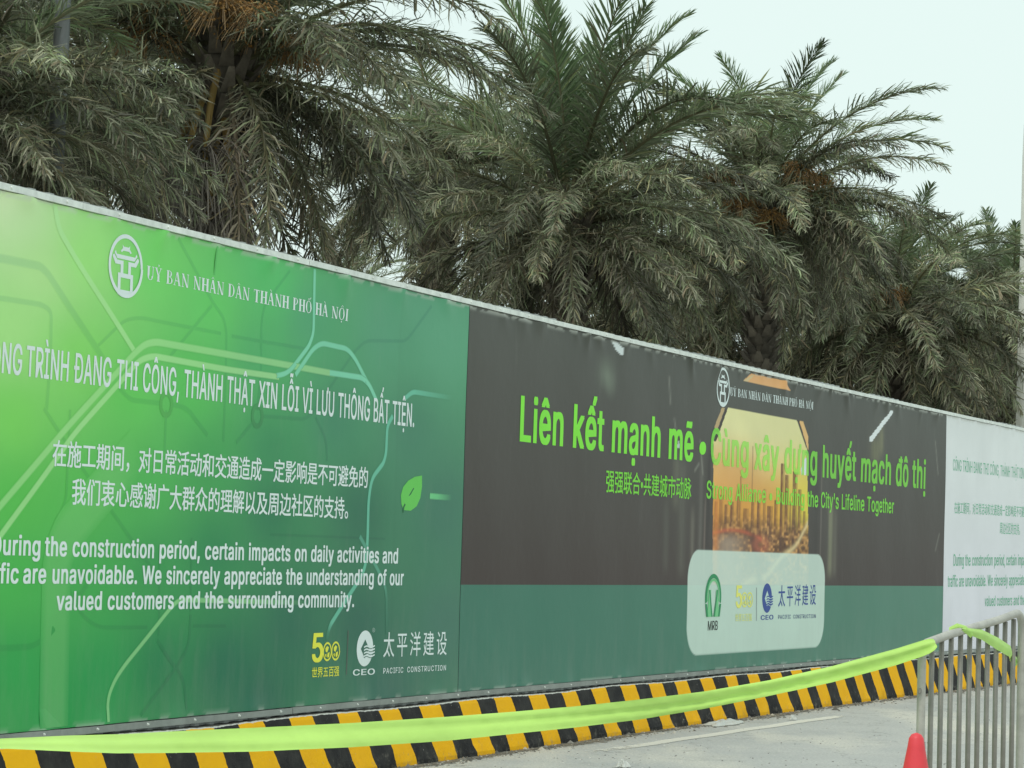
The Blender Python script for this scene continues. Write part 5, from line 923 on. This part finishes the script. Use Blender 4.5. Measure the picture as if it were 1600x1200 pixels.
def palm(px, py, depth, label, scale=1.0, seed=1, counts=(9, 18, 24, 20, 4), up=1.0, arch=1.0, gap=None, fs=1.0, fruit=(), old=(), group='date palms in a row behind the hoarding', fringe=None):
    r = np.random.default_rng(seed); hp = at_depth(px, py, depth); t = empty('date_palm', (hp.x, hp.y, 0)); tag(t, label, 'palm tree', group)
    tm, lm = trunk_mesh(hp.z + 0.1, seed); link('trunk', tm, t); o = link('leaf_base', lm, t); o['kind'] = 'stuff'
    ga = 2.39996; idx = 0
    for ci, (cls, n) in enumerate(zip(('up', 'arch', 'side', 'hang', 'dry'), counts)):
        for k in range(n):
            if gap is not None and cls in ('arch', 'side', 'hang') and abs((idx * ga + seed - gap[0] + math.pi) % (2 * math.pi) - math.pi) < gap[1]: idx += 1; continue
            f = link('frond', FR[cls][r.integers(len(FR[cls]))], t); az = idx * ga + r.uniform(-.25, .25) + seed; idx += 1
            tl = {'up': .12, 'arch': .16}.get(cls, .34); f.rotation_euler = (r.uniform(-tl, tl), r.uniform(-tl, tl), az); q = 0.10 + 0.04 * ci
            f.location = (q * math.cos(az), q * math.sin(az), hp.z + 0.10 - 0.15 * ci + r.uniform(-.08, .08)); sc = scale * r.uniform(.88, 1.08) * {'up': up, 'arch': arch}.get(cls, 1); f.scale = (sc, sc * random.choice((-1, 1)), sc)
    for az, z in fruit:
        f = link('fruit_cluster', FRUIT[idx % 2], t); idx += 1; f.rotation_euler = (0, 0, math.radians(az)); f.location = (0, 0, hp.z + z); f.scale = (scale * fs,) * 3
    for az, z in old:
        f = link('flower_stalk', OLD[idx % 2], t); idx += 1; f.rotation_euler = (0, 0, math.radians(az)); f.location = (0.15 * math.cos(math.radians(az)), 0.15 * math.sin(math.radians(az)), hp.z + z); f.scale = (scale * 1.3,) * 3
    return t
palm(350, 66, 23.5, 'nearest tall date palm with orange fruit stalks and dry grey flower strands', 1.02, 3, (8, 28, 34, 32, 4), arch=1.34, gap=(-1.5, .42), fs=1.15, fruit=((-85, .15), (-150, .0), (-25, -.15), (-60, .1), (-120, .25)), old=((-110, -.35), (-75, -.7), (-95, -.25), (-140, -.6), (-90, -.8)))
palm(890, 318, 30, 'date palm with upright green crown fronds above the start of the dark banner', .98, 8, (11, 15, 34, 38, 2), arch=1.14)
palm(1195, 300, 36.5, 'date palm with orange fruit stalks above the emblem of the dark banner', 1.02, 12, (6, 13, 36, 42, 3), up=.70, arch=.95, fs=1.2, fruit=((-60, .2), (-20, .1), (-150, .1), (-120, -.3), (-90, -.5)))
palm(1395, 480, 42, 'date palm above the far end of the dark banner, lowest fronds near the rail', 1.2, 15, (5, 14, 40, 42, 2), up=.58, arch=.8, fs=1.1, fruit=((-100, .1),))
palm(1575, 505, 49, 'date palm at the right photo edge, behind the tall pale lamp post', 1.25, 21, (6, 15, 38, 38, 2), up=.66, arch=.85)
palm(-60, 130, 20.5, 'date palm at the left photo edge, drooping over the green banner', .84, 25, (4, 14, 32, 34, 3))
BG = 'date palms of the second row behind the first'
palm(690, 245, 35, 'second-row date palm between the two nearest full crowns, mostly hidden', .95, 31, (0, 10, 34, 32, 3), group=BG)
palm(1040, 440, 43, 'second-row date palm low behind the Vietnamese slogan of the dark banner', 1.25, 35, (0, 14, 38, 40, 2), group=BG)
palm(1290, 500, 50, 'second-row date palm low above the sunset window picture', 1.35, 38, (0, 14, 38, 40, 2), group=BG)
palm(1490, 560, 58, 'second-row date palm lowest over the start of the white banner', 1.45, 41, (0, 14, 38, 40, 2), group=BG)
palm(150, 90, 33, 'second-row date palm behind the grey metal pole at the left', 1.0, 44, (0, 10, 34, 36, 3), group=BG)
palm(535, 462, 62, 'small distant date palm in the bright gap above the green banner', .8, 47, (4, 10, 12, 8, 0), group=BG)

# ------------------------------------------------------------------ poles
def lamp_right():
    b = at_ground(1592, 900); y = 44.0; top = at_depth(1597, 156, y); bx = at_depth(1590, 640, y).x
    t = empty('lamp_post', (bx + .085, y, 0)); tag(t, 'tall pale lamp post with a curved arm at the right edge of the photo', 'lamp post')
    H = top.z; mb = MB(); pts = [(0, 0, 0), (0, 0, 2), (0.03, 0, H - 1.0), (0.04, 0, H - .45), (0.10, 0, H - .18), (0.25, 0, H - .04), (0.5, 0, H), (1.6, 0, H + .1)]
    mb.tube(pts, [.14, .13, .105, .10, .09, .08, .07, .05], 16); mb.build('pole', M_POLE, t, smooth=True)
    h = MB(); h.box((1.5, -.16, H + .02), (2.3, .16, H + .14)); h.box((1.6, -.12, H - .02), (2.2, .12, H + .02)); h.build('lamp_head', M_POLE, t)
    b_ = MB(); b_.box((-.2, -.2, 0), (.2, .2, .03)); b_.build('base_plate', M_POLE, t)
lamp_right()
def pole_left():
    y = 20.6; p = at_depth(86, 300, y); t = empty('metal_pole', (p.x, y, 0)); tag(t, 'grey metal pole rising behind the near end of the green banner', 'pole')
    mb = MB(); H = 11.0; mb.tube([(0, 0, 0), (0, 0, H)], [.072, .06], 16); mb.build('shaft', M_DARKPOLE, t, smooth=True)
    c = MB(); c.tube([(0, 0, H), (0, 0, H + .05), (0, 0, H + .08)], [.066, .06, .02], 16); c.build('cap', M_POLE, t)
    b_ = MB(); b_.box((-.15, -.15, 0), (.15, .15, .03)); b_.build('base_plate', M_POLE, t)
pole_left()
def thin_mast():
    y = 80; p = at_depth(1013, 68, y); t = empty('thin_mast', (p.x, y, 0)); tag(t, 'thin distant mast showing against the sky between the high fronds', 'mast')
    mb = MB(); mb.tube([(0, 0, 0), (0, 0, p.z)], [.08, .035], 8); mb.build('shaft', M_POLE, t)
    c = MB(); c.box((-.25, -.03, p.z - .05), (.25, .03, p.z)); c.build('crossbar', M_POLE, t)
thin_mast()

# ------------------------------------------------------------------ crowd barrier
yL, yR = 11.0, 12.08
TL = at_depth(1441, 1004, yL); TR = at_depth(1597, 958, yR)
bar_o = Vector((TL.x, TL.y, 0)); u2 = Vector((TR.x - TL.x, TR.y - TL.y, 0)); LB = u2.length; u2.normalize()
barr = empty('crowd_barrier', bar_o); tag(barr, 'worn grey steel crowd barrier with upright bars, lime tape tied to it', 'barrier')
barr.rotation_euler = (0, 0, math.atan2(u2.y, u2.x))
zl, zr = TL.z, TR.z
def top_at(x): return zl + (zr - zl) * x / LB
RB = 0.07
fp = [(0, 0, 0.02), (0, 0, 0.6), (0, 0, zl - RB)]
for i in range(1, 7):
    a = math.pi - i * (math.pi / 2) / 6; fp.append((RB + RB * math.cos(a), 0, zl - RB + RB * math.sin(a)))
fp += [(LB * f, 0, top_at(LB * f)) for f in (.25, .5, .75)]
for i in range(0, 7):
    a = math.pi / 2 - i * (math.pi / 2) / 6; fp.append((LB - RB + RB * math.cos(a), 0, zr - RB + RB * math.sin(a)))
fp += [(LB, 0, .6), (LB, 0, .02)]
mb = MB(); mb.tube(fp, 0.0185, 14); mb.build('frame', M_TUBE, barr, smooth=True)
mb = MB(); mb.tube([(0.018, 0, .16), (LB - .018, 0, .16)], .014, 10); mb.build('bottom_rail', M_STEEL, barr, smooth=True)
NB = 10
for i in range(NB):
    x = LB * (i + 1) / (NB + 1)
    mb = MB(); mb.tube([(x, 0, .168), (x, 0, top_at(x) - .016)], .0115, 10); mb.build('bar', M_STEEL, barr, smooth=True)
for x in (0, LB):
    mb = MB(); mb.tube([(x, -.28, .012), (x, -.2, .022), (x, 0, .03), (x, .2, .022), (x, .28, .012)], .016, 10); mb.build('foot', M_STEEL, barr, smooth=True)
mb = MB(); mb.tube([(-.016, 0, zl - .20), (-.03, -.004, zl - .203), (-.034, -.004, zl - .215)], [.008, .009, .006], 8); mb.build('hook', M_STEEL, barr)
mb = MB(); mb.tube([(0, 0, zl - .42), (0, 0, zl - .45)], .022, 12); mb.build('collar', M_STEEL, barr, smooth=True)

# ------------------------------------------------------------------ lime tape
def lerp_tab(tab, x):
    tab = np.array(tab, float); return [float(np.interp(x, tab[:, 0], tab[:, k])) for k in range(1, tab.shape[1])]
TAPE = [(-260, 1176, 15), (-100, 1166, 8), (-20, 1162, 5.5), (30, 1161.5, 7), (100, 1161.5, 10), (185, 1162, 12.5), (300, 1158.5, 15.5), (400, 1155.5, 17), (550, 1148.5, 17.5), (700, 1138.5, 17.5), (800, 1129.5, 16.5), (900, 1120, 16), (1000, 1108.5, 15.5), (1100, 1094, 13.5), (1200, 1075.5, 12.2), (1300, 1053.5, 12.3), (1400, 1026.5, 12.5), (1440, 1013.5, 12), (1452, 1009.5, 11), (1459, 1007, 8.5), (1463, 1006, 4)]
def tape():
    t = empty('barrier_tape', at_depth(1200, 1085, 10.4)); o = np.array(t.location); tag(t, 'lime green plastic tape sagging across the stripes and tied to the crowd barrier', 'tape')
    xs = np.concatenate([np.arange(-260, 1440, 6.0), np.arange(1440, 1463.5, 1.5)]); V = []; C = []; nv = 9
    for x in xs:
        y, hw = lerp_tab(TAPE, x); d = 8.6 + (min(x, 1440) / 1440) * (yL - 0.06 - 8.6) + max(0, x - 1440) * 0.0012; full = 0.037 * (0.9 + .1 * math.sin(x * .01)) * FPX / d
        ang = math.acos(min(1, hw / full)) if hw < full else 0
        c = np.array(at_depth(x, y, d))
        half = hw / FPX * d; back = math.sin(ang) * 0.037 + 0.05 * float(1 - sm(500, 1100, x)) * min(1, hw / 15)
        for k in range(nv):
            v = (k / (nv - 1)) * 2 - 1
            fold = (0.004 + 0.006 * float(sm(800, 1300, x))) * math.sin(v * 4.2 + x * 0.004 + 1) + 0.0045 * math.sin(v * 8 + x * .012) + 0.0022 * math.sin(x * .11 + v * 3) * math.sin(x * .031) + 0.0015 * math.sin(x * .23 + v * 5)
            p = c + np.array([0, back * v, 1]) * (half * v) * 1.0 if False else c + np.array([0.0, back * v, half * v]); p = p + np.array([-0.3, -1, 0]) * fold
            V.append(p - o); q = 0.5 + 0.5 * math.sin(v * 5 + x * .003)
            C.append(np.array([0.57, 0.87, 0.205]) * (0.86 + 0.12 * q + 0.04 * math.sin(x * .017)))
    mesh('span', V, grid_faces(len(xs), nv), M_TAPE, t, C, smooth=True)
    # the turn round the post
    Ry = Matrix.Rotation(barr.rotation_euler.z, 3, 'Z'); mb = MB()
    def P3(x, y, z): return Ry @ Vector((x, y, z)) + bar_o - Vector(o)
    def strip(name, path, hws, colr=(0.52, 0.84, 0.17)):
        V = []; n = len(path)
        for i, p in enumerate(path):
            T = (Vector(path[min(i + 1, n - 1)]) - Vector(path[max(i - 1, 0)])).normalized(); w = Vector((0, 1, 0)).cross(T).normalized() if abs(T.y) < .9 else Vector((0, 0, 1)); w = w if w.z > 0 else -w
            for k in range(5):
                v = k / 2 - 1; V.append(P3(*(Vector(p) + w * hws[i] * v + Vector((0, -.005 * math.cos(v * 3), 0)))))
        mesh(name, V, grid_faces(n, 5), M_TAPE, t, np.tile(np.array(colr), (len(V), 1)), smooth=True)
    zt = zl - .045
    strip('wrap', [(.062, -.012, zt + .02), (.064, .0, zt + .02), (.05, .02, zt + .015), (0, .028, zt), (-.022, .015, zt)], [.012, .02, .026, .026, .02])
    # along the rail, over it and down to the far post
    x1 = LB * .34; x2 = LB * .52
    strip('tail', [(x1, -.020, top_at(x1) + .012), (x1 + .05, -.026, top_at(x1) + .004), (x2, -.030, top_at(x2) - .035), (LB * .70, -.022, top_at(LB * .7) - .10), (LB * .84, -.020, top_at(LB * .84) - .155), (LB * .93, .018, top_at(LB) - .20), (LB + .02, .026, top_at(LB) - .23)], [.006, .014, .022, .028, .026, .022, .022], (0.55, .84, .22))
    strip('loop', [(x1 - .05, .016, top_at(x1) - .02), (x1 - .03, .024, top_at(x1) + .01), (x1, .002, top_at(x1) + .0235), (x1 + .04, -.022, top_at(x1) + .012), (x1 + .10, -.027, top_at(x1) - .012)], [.008, .012, .014, .016, .016], (0.55, .84, .22))
tape()

# ------------------------------------------------------------------ traffic cone
def cone():
    d = 9.4; tp = at_depth(1432, 1145, d); t = empty('traffic_cone', (tp.x, tp.y, 0)); tag(t, 'red plastic traffic cone with rounded tip in front of the steel barrier', 'traffic cone')
    H = tp.z; mb = MB(); R = lambda z: .022 + (H - z) * .19
    zs = [.03, .2, .4, .6, .8 * H, H - .05, H - .02, H - .006, H]; rs = [R(z) for z in zs[:6]] + [.027, .018, .004]
    mb.tube([(0, 0, z) for z in zs], rs, 28); mb.build('body', M_CONE, t, smooth=True)
    for z0 in (.30, .52):
        w = MB(); w.tube([(0, 0, z0), (0, 0, z0 + .10)], [R(z0) + .002, R(z0 + .10) + .002], 28, cap=False); w.build('reflective_band', mat('white_band', (.7, .7, .68), .4, noise=(10, .05)), t, smooth=True)
    b = MB(); w = .23; 
    b.box((-w, -w, 0), (w, w, .03)); b.build('base', M_RUBBER, t)
cone()

# ------------------------------------------------------------------ litter and grit along the barrier foot
def litter(px, py, sx, sy, label, seed, name='plastic_litter', col=None):
    r = np.random.default_rng(seed); g = at_ground(px, py); n = 15; V = []
    for i in range(n):
        for j in range(n):
            x, y = (i / (n - 1) - .5), (j / (n - 1) - .5); q = 1 - 3.2 * (x * x + y * y)
            z = max(0.006, (0.045 * max(q, 0) * (0.5 + vnoise(np.array(x * 9 + seed), np.array(y * 9), seed)))) ; edge = 1 + .25 * math.sin(math.atan2(y, x) * 5 + seed) + r.uniform(-.04, .04)
            V.append((x * sx * edge, y * sy * edge, z))
    o = mesh(name, V, grid_faces(n, n), M_LITTER); o.location = g; o.rotation_euler = (0, 0, math.pi / 2 - WA); tag(o, label, 'litter')
litter(1132, 1132, .75, .22, 'largest scrap of crumpled white plastic lying at the foot of the striped barrier', 3)
litter(1238, 1125, .12, .08, 'small white scrap on the road just before the end of the worn line', 5)
litter(1505, 1073, .30, .12, 'pale crumpled scrap seen between the bars of the steel barrier', 6)
litter(973, 1199, .12, .10, 'tiny white scrap at the bottom edge of the photo on the road', 8)
def grit():
    r = np.random.default_rng(5); mb = MB()
    for i in range(2600):
        s = r.uniform(4, 34); off = 0.165 + abs(r.normal(0, .10)) + 0.01 * math.sin(s * 3); x, y = W2(s, off); z = r.uniform(.003, .014) * (1 + (r.random() < .05) * 1.5); v = []
        for a in range(5): q = a * 1.2566 + r.uniform(-.3, .3); v.append((float(x) + z * 1.4 * math.cos(q), float(y) + z * 1.4 * math.sin(q), 0.0))
        v.append((float(x), float(y), z)); g = r.choice([.12, .2, .3, .5], p=[.3, .35, .25, .1]); mb.add(v, [(0, 1, 5), (1, 2, 5), (2, 3, 5), (3, 4, 5), (4, 0, 5)], (g, g * .95, g * .82))
    for i in range(500):
        p = at_ground(r.uniform(750, 1620), r.uniform(1100, 1230)); z = r.uniform(.003, .008); v = []
        for a in range(5): q = a * 1.2566 + r.uniform(-.3, .3); v.append((p.x + z * 1.4 * math.cos(q), p.y + z * 1.4 * math.sin(q), 0.0))
        v.append((p.x, p.y, z)); g = r.choice([.15, .3, .55]); mb.add(v, [(0, 1, 5), (1, 2, 5), (2, 3, 5), (3, 4, 5), (4, 0, 5)], (g, g * .97, g * .88))
    tag(mb.build('gravel', M_DEBRIS, cols=True), kind='stuff')
grit()
bpy.context.view_layer.update()
